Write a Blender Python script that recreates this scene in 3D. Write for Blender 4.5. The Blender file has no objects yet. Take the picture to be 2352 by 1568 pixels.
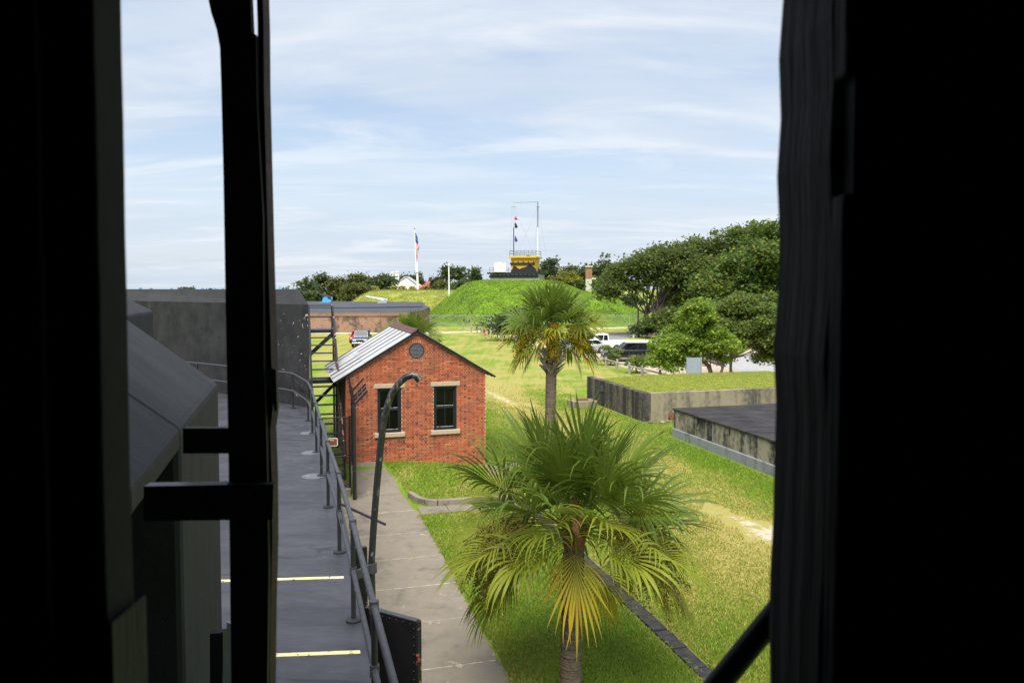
import bpy, bmesh, math, random
import numpy as np
from mathutils import Vector, Matrix, Euler

# ------------------------------------------------------------------ camera, sky, sun, exposure
R = math.radians
sc = bpy.context.scene
COL = sc.collection
H = 6.6                                   # eye height above the lawn
PITCH = R(2.6)
cam_d = bpy.data.cameras.new('camera')
cam = bpy.data.objects.new('camera', cam_d); COL.objects.link(cam)
cam.location = (0, 0, H); cam.rotation_euler = (R(90) - PITCH, 0, 0)
cam_d.sensor_width = 36; cam_d.lens = 27.0
cam_d.shift_y = -41 / 2352
cam_d.clip_start = 0.05; cam_d.clip_end = 20000
cam_d.dof.use_dof = True; cam_d.dof.focus_distance = 24; cam_d.dof.aperture_fstop = 6.3
sc.camera = cam

SUN_EL, SUN_AZ = 60, 186                  # degrees; azimuth clockwise from +Y, where the light comes from
world = bpy.data.worlds.new('World'); sc.world = world; world.use_nodes = True
wn, wl = world.node_tree.nodes, world.node_tree.links
wn.clear()
def wnode(t, **k):
    n = wn.new(t)
    for a, b in k.items(): setattr(n, a, b)
    return n
w_out = wnode('ShaderNodeOutputWorld'); w_bg = wnode('ShaderNodeBackground')
w_bg.inputs['Strength'].default_value = 0.1
sky = wnode('ShaderNodeTexSky', sky_type='NISHITA')
sky.sun_disc = False; sky.sun_elevation = R(SUN_EL); sky.sun_rotation = R(SUN_AZ)
sky.air_density = 1.0; sky.dust_density = 1.5; sky.ozone_density = 1.2
tc = wnode('ShaderNodeTexCoord'); sep = wnode('ShaderNodeSeparateXYZ')
wl.new(tc.outputs['Generated'], sep.inputs[0])
zz = wnode('ShaderNodeMath', operation='MAXIMUM'); wl.new(sep.outputs['Z'], zz.inputs[0]); zz.inputs[1].default_value = 0.0
za = wnode('ShaderNodeMath', operation='ADD'); wl.new(zz.outputs[0], za.inputs[0]); za.inputs[1].default_value = 0.10
dx = wnode('ShaderNodeMath', operation='DIVIDE'); wl.new(sep.outputs['X'], dx.inputs[0]); wl.new(za.outputs[0], dx.inputs[1])
dy = wnode('ShaderNodeMath', operation='DIVIDE'); wl.new(sep.outputs['Y'], dy.inputs[0]); wl.new(za.outputs[0], dy.inputs[1])
cmb = wnode('ShaderNodeCombineXYZ'); wl.new(dx.outputs[0], cmb.inputs[0]); wl.new(dy.outputs[0], cmb.inputs[1])
def sky_noise(scale, loc, detail, lo, hi, rough=0.55, dist=0.4):
    m = wnode('ShaderNodeMapping'); wl.new(cmb.outputs[0], m.inputs[0])
    m.inputs['Location'].default_value = loc; m.inputs['Scale'].default_value = scale; m.inputs['Rotation'].default_value = (0, 0, R(12))
    n = wnode('ShaderNodeTexNoise'); wl.new(m.outputs[0], n.inputs['Vector'])
    n.inputs['Scale'].default_value = 1; n.inputs['Detail'].default_value = detail
    n.inputs['Roughness'].default_value = rough; n.inputs['Distortion'].default_value = dist
    r = wnode('ShaderNodeMapRange'); wl.new(n.outputs['Fac'], r.inputs[0])
    r.interpolation_type = 'SMOOTHSTEP'
    r.inputs[1].default_value = lo; r.inputs[2].default_value = hi
    return r
veil = sky_noise((0.34, 0.50, 1), (3.1, 1.7, 0), 7, 0.26, 0.52)          # thin sheet with blue gaps
streak = sky_noise((0.62, 1.5, 1), (8.3, 4.4, 0), 9, 0.46, 0.68, 0.60, 0.8)
broad = sky_noise((0.20, 0.55, 1), (1.3, 7.4, 0), 6, 0.40, 0.66, 0.6, 0.5)   # brighter streaks
low = wnode('ShaderNodeMapRange'); wl.new(zz.outputs[0], low.inputs[0])
low.inputs[1].default_value = 0.0; low.inputs[2].default_value = 0.45; low.inputs[3].default_value = 0.80; low.inputs[4].default_value = 0.0
vadd = wnode('ShaderNodeMath', operation='MULTIPLY'); wl.new(veil.outputs[0], vadd.inputs[0]); vadd.inputs[1].default_value = 0.90
vmax = wnode('ShaderNodeMath', operation='MAXIMUM'); wl.new(vadd.outputs[0], vmax.inputs[0]); wl.new(low.outputs[0], vmax.inputs[1])
def wmix(a, b, f):
    m = wnode('ShaderNodeMix', data_type='RGBA')
    wl.new(f, m.inputs[0])
    for s, i in ((a, 6), (b, 7)):
        if isinstance(s, tuple): m.inputs[i].default_value = s
        else: wl.new(s, m.inputs[i])
    return m.outputs[2]
c1 = wmix(sky.outputs[0], (3.70, 4.22, 4.98, 1), vmax.outputs[0])
sfac = wnode('ShaderNodeMath', operation='MULTIPLY'); wl.new(streak.outputs[0], sfac.inputs[0]); sfac.inputs[1].default_value = 0.52
bfac = wnode('ShaderNodeMath', operation='MULTIPLY'); wl.new(broad.outputs[0], bfac.inputs[0]); bfac.inputs[1].default_value = 0.42
c1 = wmix(c1, (4.7, 5.05, 5.5, 1), bfac.outputs[0])
c2 = wmix(c1, (5.3, 5.5, 5.7, 1), sfac.outputs[0])
wl.new(c2, w_bg.inputs['Color']); wl.new(w_bg.outputs[0], w_out.inputs[0])

sun_d = bpy.data.lights.new('sun', 'SUN'); sun_d.energy = 3.5; sun_d.angle = R(40); sun_d.color = (1, .95, .87)
sun = bpy.data.objects.new('sun', sun_d); COL.objects.link(sun)
_d = Vector((math.sin(R(SUN_AZ)) * math.cos(R(SUN_EL)), math.cos(R(SUN_AZ)) * math.cos(R(SUN_EL)), math.sin(R(SUN_EL))))
sun.rotation_euler = _d.to_track_quat('Z', 'Y').to_euler(); sun.location = _d * 50
vs = sc.view_settings
vs.view_transform = 'Standard'; vs.look = 'None'; vs.exposure = 0.85; vs.gamma = 1; vs.use_curve_mapping = False
cy = sc.cycles
cy.use_denoising = True
cy.max_bounces = 6; cy.diffuse_bounces = 3; cy.glossy_bounces = 3; cy.transmission_bounces = 4; cy.transparent_max_bounces = 12
cy.sample_clamp_indirect = 6

# ------------------------------------------------------------------ coordinates
def ray(u, v):
    xc = (u - 1176) / 1764; yc = (743 - v) / 1764
    return Vector((xc, yc * math.sin(PITCH) + math.cos(PITCH), yc * math.cos(PITCH) - math.sin(PITCH)))
def at(u, v, Y):                          # the point seen at (u, v) that stands Y metres in front of the eye
    d = ray(u, v); return Vector((0, 0, H)) + d * (Y / d.y)
def onz(u, v, z):
    d = ray(u, v); return Vector((0, 0, H)) + d * ((z - H) / d.z)
SA = R(15.7)                              # the batteries, walk and drain all run along this bearing
def site(s, t, z=0.0):
    return Vector((s * math.cos(SA) - t * math.sin(SA), s * math.sin(SA) + t * math.cos(SA), z))
def to_site(x, y):
    return x * math.cos(SA) + y * math.sin(SA), -x * math.sin(SA) + y * math.cos(SA)

# ------------------------------------------------------------------ noise in numpy
def _hash(ix, iy, seed):
    n = (ix * 374761393 + iy * 668265263 + seed * 1442695041) & 0xffffffff
    n = ((n ^ (n >> 13)) * 1274126177) & 0xffffffff
    return ((n ^ (n >> 16)) & 0xffff) / 65535.0
def vnoise(x, y, seed=0):
    x = np.asarray(x, float); y = np.asarray(y, float)
    ix = np.floor(x).astype(np.int64); iy = np.floor(y).astype(np.int64)
    fx = x - ix; fy = y - iy; fx = fx * fx * (3 - 2 * fx); fy = fy * fy * (3 - 2 * fy)
    a = _hash(ix, iy, seed); b = _hash(ix + 1, iy, seed); c = _hash(ix, iy + 1, seed); d = _hash(ix + 1, iy + 1, seed)
    return (a * (1 - fx) + b * fx) * (1 - fy) + (c * (1 - fx) + d * fx) * fy
def fbm(x, y, seed=0, o=4):
    r = 0; a = .5; t = 0
    for i in range(o):
        r = r + a * vnoise(np.asarray(x) * 2 ** i, np.asarray(y) * 2 ** i, seed + i * 17); t += a; a *= .5
    return r / t
def sstep(a, b, x):
    t = np.clip((np.asarray(x, float) - a) / (b - a), 0, 1); return t * t * (3 - 2 * t)

# ------------------------------------------------------------------ materials
MATS = {}
class NT:
    def __init__(s, name):
        s.m = bpy.data.materials.new(name); s.m.use_nodes = True
        s.n = s.m.node_tree.nodes; s.l = s.m.node_tree.links; s.n.clear()
        s.out = s.n.new('ShaderNodeOutputMaterial')
        s.p = s.n.new('ShaderNodeBsdfPrincipled'); s.l.new(s.p.outputs[0], s.out.inputs[0])
        MATS[name] = s.m
    def node(s, t, **k):
        n = s.n.new(t)
        for a, b in k.items(): setattr(n, a, b)
        return n
    def put(s, sock, v):
        if isinstance(v, bpy.types.NodeSocket): s.l.new(v, sock)
        elif isinstance(v, (tuple, list)) and len(v) == 3 and sock.type == 'RGBA': sock.default_value = (*v, 1)
        else: sock.default_value = v
    def coord(s, kind='Object', scale=(1, 1, 1), rot=(0, 0, 0), loc=(0, 0, 0)):
        if kind == 'Position': o = s.node('ShaderNodeNewGeometry').outputs['Position']
        else: o = s.node('ShaderNodeTexCoord').outputs[kind]
        m = s.node('ShaderNodeMapping'); s.l.new(o, m.inputs[0])
        m.inputs['Scale'].default_value = scale; m.inputs['Rotation'].default_value = rot; m.inputs['Location'].default_value = loc
        return m.outputs[0]
    def noise(s, vec, scale, detail=4, rough=.55, dist=0):
        n = s.node('ShaderNodeTexNoise'); s.l.new(vec, n.inputs['Vector'])
        n.inputs['Scale'].default_value = scale; n.inputs['Detail'].default_value = detail
        n.inputs['Roughness'].default_value = rough; n.inputs['Distortion'].default_value = dist
        return n.outputs['Fac']
    def rng(s, v, a, b, c=0., d=1.):
        r = s.node('ShaderNodeMapRange'); s.put(r.inputs[0], v); r.interpolation_type = 'SMOOTHSTEP'
        for i, x in enumerate((a, b, c, d)): r.inputs[i + 1].default_value = x
        return r.outputs[0]
    def mix(s, a, b, f, mode='MIX'):
        m = s.node('ShaderNodeMix', data_type='RGBA'); m.blend_type = mode
        s.put(m.inputs[0], f); s.put(m.inputs[6], a); s.put(m.inputs[7], b); return m.outputs[2]
    def math(s, op, a, b=0.):
        m = s.node('ShaderNodeMath', operation=op); s.put(m.inputs[0], a); s.put(m.inputs[1], b); return m.outputs[0]
    def attr(s, name):
        return s.node('ShaderNodeAttribute', attribute_name=name)
    def ramp(s, v, cols):
        r = s.node('ShaderNodeValToRGB'); s.put(r.inputs[0], v); e = r.color_ramp.elements
        while len(e) < len(cols): e.new(.5)
        for i, (p, c) in enumerate(cols): e[i].position = p; e[i].color = (*c, 1)
        return r.outputs[0]
    def bump(s, h, strength=.3, dist=.02):
        b = s.node('ShaderNodeBump'); s.put(b.inputs['Height'], h)
        b.inputs['Strength'].default_value = strength; b.inputs['Distance'].default_value = dist
        s.l.new(b.outputs[0], s.p.inputs['Normal'])
    def set(s, col=None, rough=None, metal=None, spec=None):
        if col is not None: s.put(s.p.inputs['Base Color'], col)
        if rough is not None: s.put(s.p.inputs['Roughness'], rough)
        if metal is not None: s.put(s.p.inputs['Metallic'], metal)
        if spec is not None: s.put(s.p.inputs['Specular IOR Level'], spec)
        return s.m

def plain(name, c, rough=.6, metal=0., var=.25, scale=6., bump=.15, spec=.4, kind='Object', stretch=(1, 1, 1), bscale=None):
    t = NT(name); v = t.coord(kind, stretch)
    n = t.noise(v, scale, 6, .6); n2 = t.noise(v, scale * 5.3, 4, .6)
    f = t.math('ADD', t.math('MULTIPLY', n, .65), t.math('MULTIPLY', n2, .35))
    dark = tuple(x * (1 - var) for x in c); lite = tuple(min(1, x * (1 + var)) for x in c)
    t.set(t.mix(dark, lite, t.rng(f, .32, .68)), rough, metal, spec)
    if bump: t.bump(t.noise(v, bscale or scale * 6, 5, .6), bump, .01)
    return t.m

def chipped(name, c, under, amount=.66, rough=.55, scale=9., metal=0., var=.2, spec=.4):
    """paint with flaked spots showing what lies beneath"""
    t = NT(name); v = t.coord('Position')
    base = t.mix(tuple(x * (1 - var) for x in c), tuple(x * (1 + var) for x in c), t.noise(v, scale * .4, 5))
    chip = t.rng(t.noise(v, scale, 5, .65, .6), amount, amount + .03)
    t.set(t.mix(base, under, chip), rough, metal, spec)
    t.bump(t.math('ADD', t.noise(v, 30, 4), t.math('MULTIPLY', chip, -1.2)), .25, .006)
    return t.m

def weathered(name, base, dark, lo=.42, hi=.62, light=None, rough=.9, zs=.22, scale=1.6):
    """concrete with black mildew running down it"""
    t = NT(name)
    v = t.coord('Position', (1, 1, zs)); v2 = t.coord('Position')
    a = t.noise(v, scale, 7, .62, .3); b = t.noise(v2, scale * 4, 6, .65)
    f = t.math('ADD', t.math('MULTIPLY', a, .7), t.math('MULTIPLY', b, .3))
    g = t.mix(tuple(x * .8 for x in base), tuple(min(1, x * 1.15) for x in base), t.noise(v2, 3.1, 5))
    col = t.mix(g, dark, t.rng(f, lo, hi))
    if light: col = t.mix(col, light, t.rng(t.noise(v2, 2.3, 6, .7, .5), .63, .68))
    t.set(col, rough, 0, .25)
    t.bump(t.noise(v2, 26, 6, .65), .35, .012)
    return t.m

def leafy(name, c1, c2, trans=.35, rough=.55, c3=None):
    t = NT(name)
    r = t.node('ShaderNodeNewGeometry').outputs['Random Per Island']
    cols = [(0, c1), (1, c2)] if c3 is None else [(0, c1), (.82, c2), (1, c3)]
    col = t.ramp(r, cols)
    t.set(col, rough, 0, .35)
    tr = t.node('ShaderNodeBsdfTranslucent'); t.put(tr.inputs[0], t.mix(col, (1, 1, .35), .18))
    mx = t.node('ShaderNodeMixShader'); mx.inputs[0].default_value = trans
    t.l.new(t.p.outputs[0], mx.inputs[1]); t.l.new(tr.outputs[0], mx.inputs[2]); t.l.new(mx.outputs[0], t.out.inputs[0])
    return t.m

def glass(name, tint=(.6, .7, .72), opac=.25):
    t = NT(name)
    t.set((.01, .012, .012), .04, 0, .6)
    tr = t.node('ShaderNodeBsdfTransparent'); tr.inputs[0].default_value = (*tint, 1)
    mx = t.node('ShaderNodeMixShader'); mx.inputs[0].default_value = opac
    t.l.new(tr.outputs[0], mx.inputs[1]); t.l.new(t.p.outputs[0], mx.inputs[2]); t.l.new(mx.outputs[0], t.out.inputs[0])
    return t.m

# ---- ground
def ground_material():
    t = NT('lawn')
    at_ = t.attr('dry'); dry = at_.outputs['Fac']; sand = t.attr('sand').outputs['Fac']
    v = t.coord('Position')
    n1 = t.noise(v, .9, 6, .6); n2 = t.noise(v, 7, 5, .65); n3 = t.noise(v, 38, 3, .6)
    st_ = t.noise(t.coord('Position', (1.5, .12, 1), (0, 0, -SA)), 1.0, 4, .6)
    green = t.mix((.115, .215, .016), (.17, .265, .026), n1)
    green = t.mix(green, (.090, .165, .012), t.rng(n2, .52, .72, 0, .8))
    straw = t.mix((.29, .255, .075), (.40, .35, .115), n2)
    f = t.math('ADD', dry, t.math('MULTIPLY', t.math('SUBTRACT', n2, .5), 1.1))
    f = t.math('ADD', f, t.math('MULTIPLY', t.math('SUBTRACT', st_, .5), .9))
    f = t.math('ADD', f, t.math('MULTIPLY', t.math('SUBTRACT', n3, .5), .5))
    col = t.mix(green, straw, t.rng(f, .30, .85))
    sf = t.math('ADD', sand, t.math('MULTIPLY', t.math('SUBTRACT', t.noise(v, 2.3, 6, .7), .5), 1.0))
    col = t.mix(col, t.mix((.42, .37, .25), (.62, .56, .43), n2), t.rng(sf, .52, .66))
    t.set(col, .95, 0, .1)
    t.bump(t.math('ADD', t.noise(v, 55, 4, .7), t.math('MULTIPLY', n2, 1.5)), .8, .03)
    return t.m
ground_material()

def brick_mat(name, per_island, header=False):
    t = NT(name)
    if per_island: r = t.node('ShaderNodeNewGeometry').outputs['Random Per Island']
    else: r = t.node('ShaderNodeObjectInfo').outputs['Random']
    col = t.ramp(r, [(0, (.20, .055, .030)), (.10, (.30, .078, .036)), (.5, (.40, .105, .044)), (.85, (.47, .135, .055)), (1, (.52, .18, .08))])
    if header: col = t.ramp(r, [(0, (.075, .045, .042)), (.07, (.15, .05, .034)), (.22, (.27, .072, .038)), (.6, (.36, .092, .042)), (1, (.44, .12, .052))])
    v = t.coord('Position')
    col = t.mix(col, t.mix(col, (.15, .055, .034), .45), t.rng(t.noise(v, 2.2, 6, .6), .42, .75))
    col = t.mix(col, t.mix(col, (.52, .3, .2), .5), t.rng(t.noise(v, 28, 4, .6), .55, .8))
    t.set(col, .9, 0, .2); t.bump(t.noise(v, 70, 4), .3, .005)
    return t.m
brick_mat('brick', False); brick_mat('brick_many', True); brick_mat('brick_header', False, True); brick_mat('brick_header_many', True, True)
plain('mortar', (.50, .34, .245), .95, var=.2, scale=9, kind='Position')
plain('far_brick', (.30, .155, .095), .95, var=.3, scale=3, kind='Position')
plain('sandstone', (.44, .36, .25), .9, var=.15, scale=14)
plain('black_paint', (.014, .015, .017), .45, var=.4, scale=14, kind='Position', bump=.1)
chipped('worn_black_paint', (.020, .021, .024), (.36, .36, .34), .67, .4, 14)
chipped('rusty_black_paint', (.013, .013, .014), (.42, .11, .075), .54, .5, 7)
def deck_mat():
    t = NT('deck_paint'); v = t.coord('Position', (.8, 2.0, 1), (0, 0, -SA)); v2 = t.coord('Position')
    a = t.noise(v, .9, 7, .65, .4); b = t.noise(v, 4.2, 6, .7); c = t.noise(v2, 30, 4, .6)
    col = t.mix((.031, .032, .040), (.060, .062, .078), t.rng(t.math('ADD', t.math('MULTIPLY', a, .6), t.math('MULTIPLY', b, .4)), .34, .66))
    col = t.mix(col, (.115, .115, .125), t.math('MULTIPLY', t.rng(b, .60, .74), .7))
    col = t.mix(col, (.020, .020, .025), t.math('MULTIPLY', t.rng(t.noise(v, 2.1, 6, .7), .60, .70), .55))
    crack = t.rng(t.math('ABSOLUTE', t.math('SUBTRACT', t.noise(t.coord('Position', (.35, 1.6, 1), (0, 0, -SA)), .8, 3, .5, 1.2), .5)), .0, .006, 1, 0)
    col = t.mix(col, (.022, .022, .026), t.math('MULTIPLY', crack, .8))
    t.set(col, t.rng(b, .3, .7, .42, .68), 0, .45); t.bump(t.math('ADD', b, t.math('MULTIPLY', c, .5)), .25, .01)
deck_mat()
chipped('battery_paint', (.050, .050, .055), (.42, .34, .25), .74, .75, 3.0, var=.35)
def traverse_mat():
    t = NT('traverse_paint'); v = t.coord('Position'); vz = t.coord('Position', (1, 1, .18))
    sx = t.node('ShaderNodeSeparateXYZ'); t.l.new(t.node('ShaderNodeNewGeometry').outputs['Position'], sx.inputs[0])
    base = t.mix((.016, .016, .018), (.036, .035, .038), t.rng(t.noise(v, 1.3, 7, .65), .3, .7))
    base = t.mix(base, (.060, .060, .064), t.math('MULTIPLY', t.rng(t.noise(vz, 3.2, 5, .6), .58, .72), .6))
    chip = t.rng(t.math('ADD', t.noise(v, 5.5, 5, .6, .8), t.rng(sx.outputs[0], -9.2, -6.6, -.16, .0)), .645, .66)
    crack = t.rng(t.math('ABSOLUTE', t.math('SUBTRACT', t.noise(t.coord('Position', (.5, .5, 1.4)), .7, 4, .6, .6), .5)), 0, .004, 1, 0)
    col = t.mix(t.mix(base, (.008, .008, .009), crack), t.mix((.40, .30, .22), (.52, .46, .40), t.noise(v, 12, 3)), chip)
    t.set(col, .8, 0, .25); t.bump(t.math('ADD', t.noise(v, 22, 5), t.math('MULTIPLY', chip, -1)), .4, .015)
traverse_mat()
plain('rail_paint', (.050, .052, .061), .5, var=.25, scale=16, kind='Position', bump=.08)
chipped('yellow_line', (.74, .64, .32), (.11, .11, .12), .60, .75, 16, var=.12)
weathered('walk_concrete', (.215, .187, .148), (.105, .095, .083), .48, .72, (.36, .31, .23), zs=1, scale=1.1)
weathered('kerb_concrete', (.25, .215, .17), (.11, .10, .085), .5, .7, zs=1, scale=2)
plain('drain_concrete', (.036, .034, .034), .85, var=.45, scale=5, kind='Position')
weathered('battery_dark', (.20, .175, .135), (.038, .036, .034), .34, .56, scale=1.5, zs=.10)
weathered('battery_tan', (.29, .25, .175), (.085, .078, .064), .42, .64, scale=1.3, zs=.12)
weathered('block_side', (.34, .305, .225), (.036, .036, .036), .40, .58, scale=1.4, zs=.22)
weathered('block_skirt', (.27, .285, .30), (.075, .08, .085), .48, .72, scale=1.6)
plain('block_top', (.026, .023, .024), .9, var=.75, scale=.9, kind='Position', stretch=(1, 2.2, 1))
plain('wood_rail', (.33, .30, .26), .9, var=.3, scale=6)
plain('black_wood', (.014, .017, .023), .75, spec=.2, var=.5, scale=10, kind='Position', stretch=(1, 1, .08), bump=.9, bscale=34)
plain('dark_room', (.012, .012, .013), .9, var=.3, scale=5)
plain('asphalt', (.22, .215, .21), .9, var=.15, scale=2, kind='Position')
plain('pale_road', (.33, .33, .335), .9, var=.12, scale=1.5, kind='Position')
plain('shell_path', (.66, .60, .50), .95, var=.15, scale=3, kind='Position')
plain('parking_sand', (.42, .35, .25), .95, var=.2, scale=1.2, kind='Position')
plain('fort_roof', (.055, .058, .072), .8, var=.25, scale=.3, kind='Position')
plain('sea', (.12, .20, .27), .25, var=.1, scale=.02, kind='Position')
plain('white_paint', (.80, .80, .78), .5, var=.05, scale=5)
plain('grey_sign', (.27, .31, .36), .5, var=.06, scale=3)
plain('sign_brown', (.22, .072, .032), .5, var=.05, scale=3)
plain('yellow_paint', (.72, .43, .03), .6, var=.12, scale=2)
plain('navy_paint', (.016, .017, .022), .6, var=.3, scale=2)
plain('pale_green_paint', (.50, .53, .38), .7, var=.1, scale=2)
plain('red_roof', (.55, .075, .065), .7, var=.15, scale=2)
plain('grey_roof', (.42, .43, .45), .7, var=.1, scale=2)
plain('cannon_blue', (.08, .36, .70), .5, var=.1, scale=3)
plain('gun_grey', (.33, .40, .41), .5, var=.15, scale=3)
plain('cone_orange', (.75, .10, .02), .5, var=.1, scale=9)
plain('flag_red', (.42, .025, .05), .8, var=.1, scale=3); plain('flag_white', (.74, .72, .74), .8, var=.05, scale=3); plain('flag_blue', (.025, .06, .17), .8, var=.1, scale=3)
plain('tyre', (.016, .016, .017), .85, var=.2, scale=20); plain('rim', (.62, .63, .65), .3, .7, var=.1, scale=9)
def carpaint(name, c, metal=.2):
    t = NT(name); t.set(c, .25, metal, .5); t.p.inputs['Coat Weight'].default_value = .3; t.p.inputs['Coat Roughness'].default_value = .1; return t.m
carpaint('car_black', (.010, .011, .015)); carpaint('car_navy', (.022, .032, .075)); carpaint('car_white', (.78, .79, .80), 0); carpaint('car_silver', (.50, .52, .54), .6); carpaint('car_red', (.50, .03, .03)); carpaint('car_charcoal', (.025, .024, .026))
glass('car_glass', (.06, .09, .10), .45); glass('window_glass', (.55, .62, .6), .30)
plain('chrome', (.62, .63, .64), .25, .9, var=.05); plain('lamp_white', (.85, .84, .74), .2, var=.03); plain('lamp_red', (.6, .04, .03), .3, var=.03)
plain('bark', (.20, .165, .14), .95, var=.4, scale=4, kind='Position', stretch=(1, 1, .25), bump=.6)
plain('dark_bark', (.075, .06, .05), .95, var=.4, scale=4, kind='Position', stretch=(1, 1, .25), bump=.6)
plain('fort_grass', (.20, .225, .03), .95, var=.35, scale=.35, kind='Position', bump=.8, bscale=1.2)
plain('hill_green', (.105, .19, .008), .95, var=.55, scale=.45, kind='Position', bump=.8, bscale=2.0)
plain('mound_lawn', (.27, .30, .045), .95, var=.42, scale=2.2, kind='Position', bump=.7, bscale=30)
leafy('grass_blade', (.14, .27, .014), (.25, .34, .035), .45)
leafy('oak_leaf', (.028, .060, .011), (.090, .135, .022), .34, c3=(.17, .20, .03))
leafy('wood_leaf', (.032, .078, .012), (.105, .175, .022), .34, c3=(.26, .28, .025))
leafy('bright_leaf', (.085, .165, .012), (.22, .33, .03), .42, c3=(.36, .42, .05))
leafy('mid_leaf', (.050, .10, .016), (.14, .20, .035), .38, c3=(.28, .29, .05))
leafy('far_leaf', (.022, .048, .014), (.070, .100, .028), .2)
leafy('far_leaf_warm', (.050, .070, .014), (.115, .125, .028), .2)
leafy('yellow_leaf', (.10, .13, .012), (.25, .25, .022), .3)
leafy('vine_leaf', (.13, .25, .008), (.21, .35, .014), .4, c3=(.34, .38, .03))
leafy('dry_tuft', (.26, .26, .04), (.44, .38, .10), .35)
leafy('wild_grass', (.13, .16, .02), (.24, .23, .045), .3)
leafy('scrub_leaf', (.045, .095, .010), (.10, .17, .014), .3, c3=(.20, .19, .03))
leafy('hedge_leaf', (.014, .034, .009), (.040, .068, .014), .2)

def frond_mat(name, inner, outer, tip, rnd=.12):
    t = NT(name)
    a = t.attr('along').outputs['Fac']
    r = t.node('ShaderNodeObjectInfo').outputs['Random']; ri = t.node('ShaderNodeNewGeometry').outputs['Random Per Island']
    col = t.ramp(a, [(0, inner), (.55, outer), (.86, outer), (1, tip)])
    col = t.mix(t.mix(col, (.02, .05, .012), rnd * 2.5), t.mix(col, (.30, .30, .03), rnd), r)
    col = t.mix(t.mix(col, (.015, .03, .01), .25), col, ri)
    t.set(col, .5, 0, .3)
    tr = t.node('ShaderNodeBsdfTranslucent'); t.put(tr.inputs[0], t.mix(col, (.9, 1, .2), .12))
    mx = t.node('ShaderNodeMixShader'); mx.inputs[0].default_value = .38
    t.l.new(t.p.outputs[0], mx.inputs[1]); t.l.new(tr.outputs[0], mx.inputs[2]); t.l.new(mx.outputs[0], t.out.inputs[0])
frond_mat('frond_green', (.20, .27, .026), (.125, .205, .022), (.42, .38, .05))
frond_mat('frond_lime', (.30, .34, .026), (.26, .30, .020), (.58, .48, .05))
frond_mat('frond_yellow', (.30, .30, .014), (.56, .40, .016), (.70, .50, .16))
frond_mat('frond_dead', (.28, .16, .09), (.42, .30, .20), (.55, .45, .34))
leafy('fruit', (.10, .095, .012), (.24, .21, .03), .15)
leafy('fruit_yellow', (.26, .21, .012), (.48, .38, .02), .2)

def trunk_mat():
    t = NT('palm_trunk'); v = t.coord('Object'); ring = t.coord('Object', (.5, .5, 16))
    n = t.noise(ring, 1.4, 5, .6, .4); f = t.noise(v, 18, 6, .7)
    col = t.mix((.075, .058, .047), (.235, .18, .145), t.rng(t.math('ADD', t.math('MULTIPLY', n, .6), t.math('MULTIPLY', f, .4)), .34, .66))
    t.set(col, .95, 0, .15); t.bump(t.math('ADD', n, f), .9, .03)
trunk_mat()
plain('boot', (.27, .23, .205), .9, var=.45, scale=9, stretch=(1, 1, 1), bump=.5); plain('fibre', (.20, .085, .045), .95, var=.45, scale=16, bump=.8)
def roof_mat():
    t = NT('roof_metal'); v = t.coord('Object'); v2 = t.coord('Object', (.9, 7, 1))
    col = t.mix((.40, .43, .455), (.54, .57, .59), t.noise(v, 2.5, 4))
    stain = t.rng(t.noise(v2, 1.2, 6, .65), .52, .68)
    col = t.mix(col, (.20, .085, .06), t.math('MULTIPLY', stain, .8))
    t.set(col, .5, .15, .5); t.bump(t.noise(v, 20, 3), .1, .005)
roof_mat()
plain('seam_dark', (.10, .085, .085), .7, var=.4, scale=6); plain('roof_rust', (.105, .050, .050), .75, var=.35, scale=5)
t_ = NT('fence_mesh_far'); t_.set((.20, .25, .16), .8, 0, .2)
_tr = t_.node('ShaderNodeBsdfTransparent'); _mx = t_.node('ShaderNodeMixShader'); _mx.inputs[0].default_value = .15
t_.l.new(_tr.outputs[0], _mx.inputs[1]); t_.l.new(t_.p.outputs[0], _mx.inputs[2]); t_.l.new(_mx.outputs[0], t_.out.inputs[0])

# ------------------------------------------------------------------ objects
def wmat(o):
    m = o.matrix_basis.copy()
    while o.parent: o = o.parent; m = o.matrix_basis @ m
    return m
def tag(o, label=None, cat=None, group=None, kind=None):
    if label: o['label'] = label
    if cat: o['category'] = cat
    if group: o['group'] = group
    if kind: o['kind'] = kind
    return o
def thing(name, label, cat, loc=(0, 0, 0), rz=0., group=None, kind=None):
    o = bpy.data.objects.new(name, None); COL.objects.link(o); o.empty_display_size = .2
    o.location = loc; o.rotation_euler = (0, 0, rz)
    return tag(o, label, cat, group, kind)
def link(name, me, mat, parent=None, smooth=False):
    o = bpy.data.objects.new(name, me); COL.objects.link(o)
    if mat and not me.materials: me.materials.append(MATS[mat])
    if parent: o.parent = parent
    if smooth:
        me.polygons.foreach_set('use_smooth', [True] * len(me.polygons))
    return o
def copy_obj(o, parent=None):
    c = o.copy(); COL.objects.link(c); c.parent = parent
    return c
def copy_tree(o, parent=None):
    c = copy_obj(o, parent)
    for ch in o.children: copy_tree(ch, c)
    return c

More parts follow.
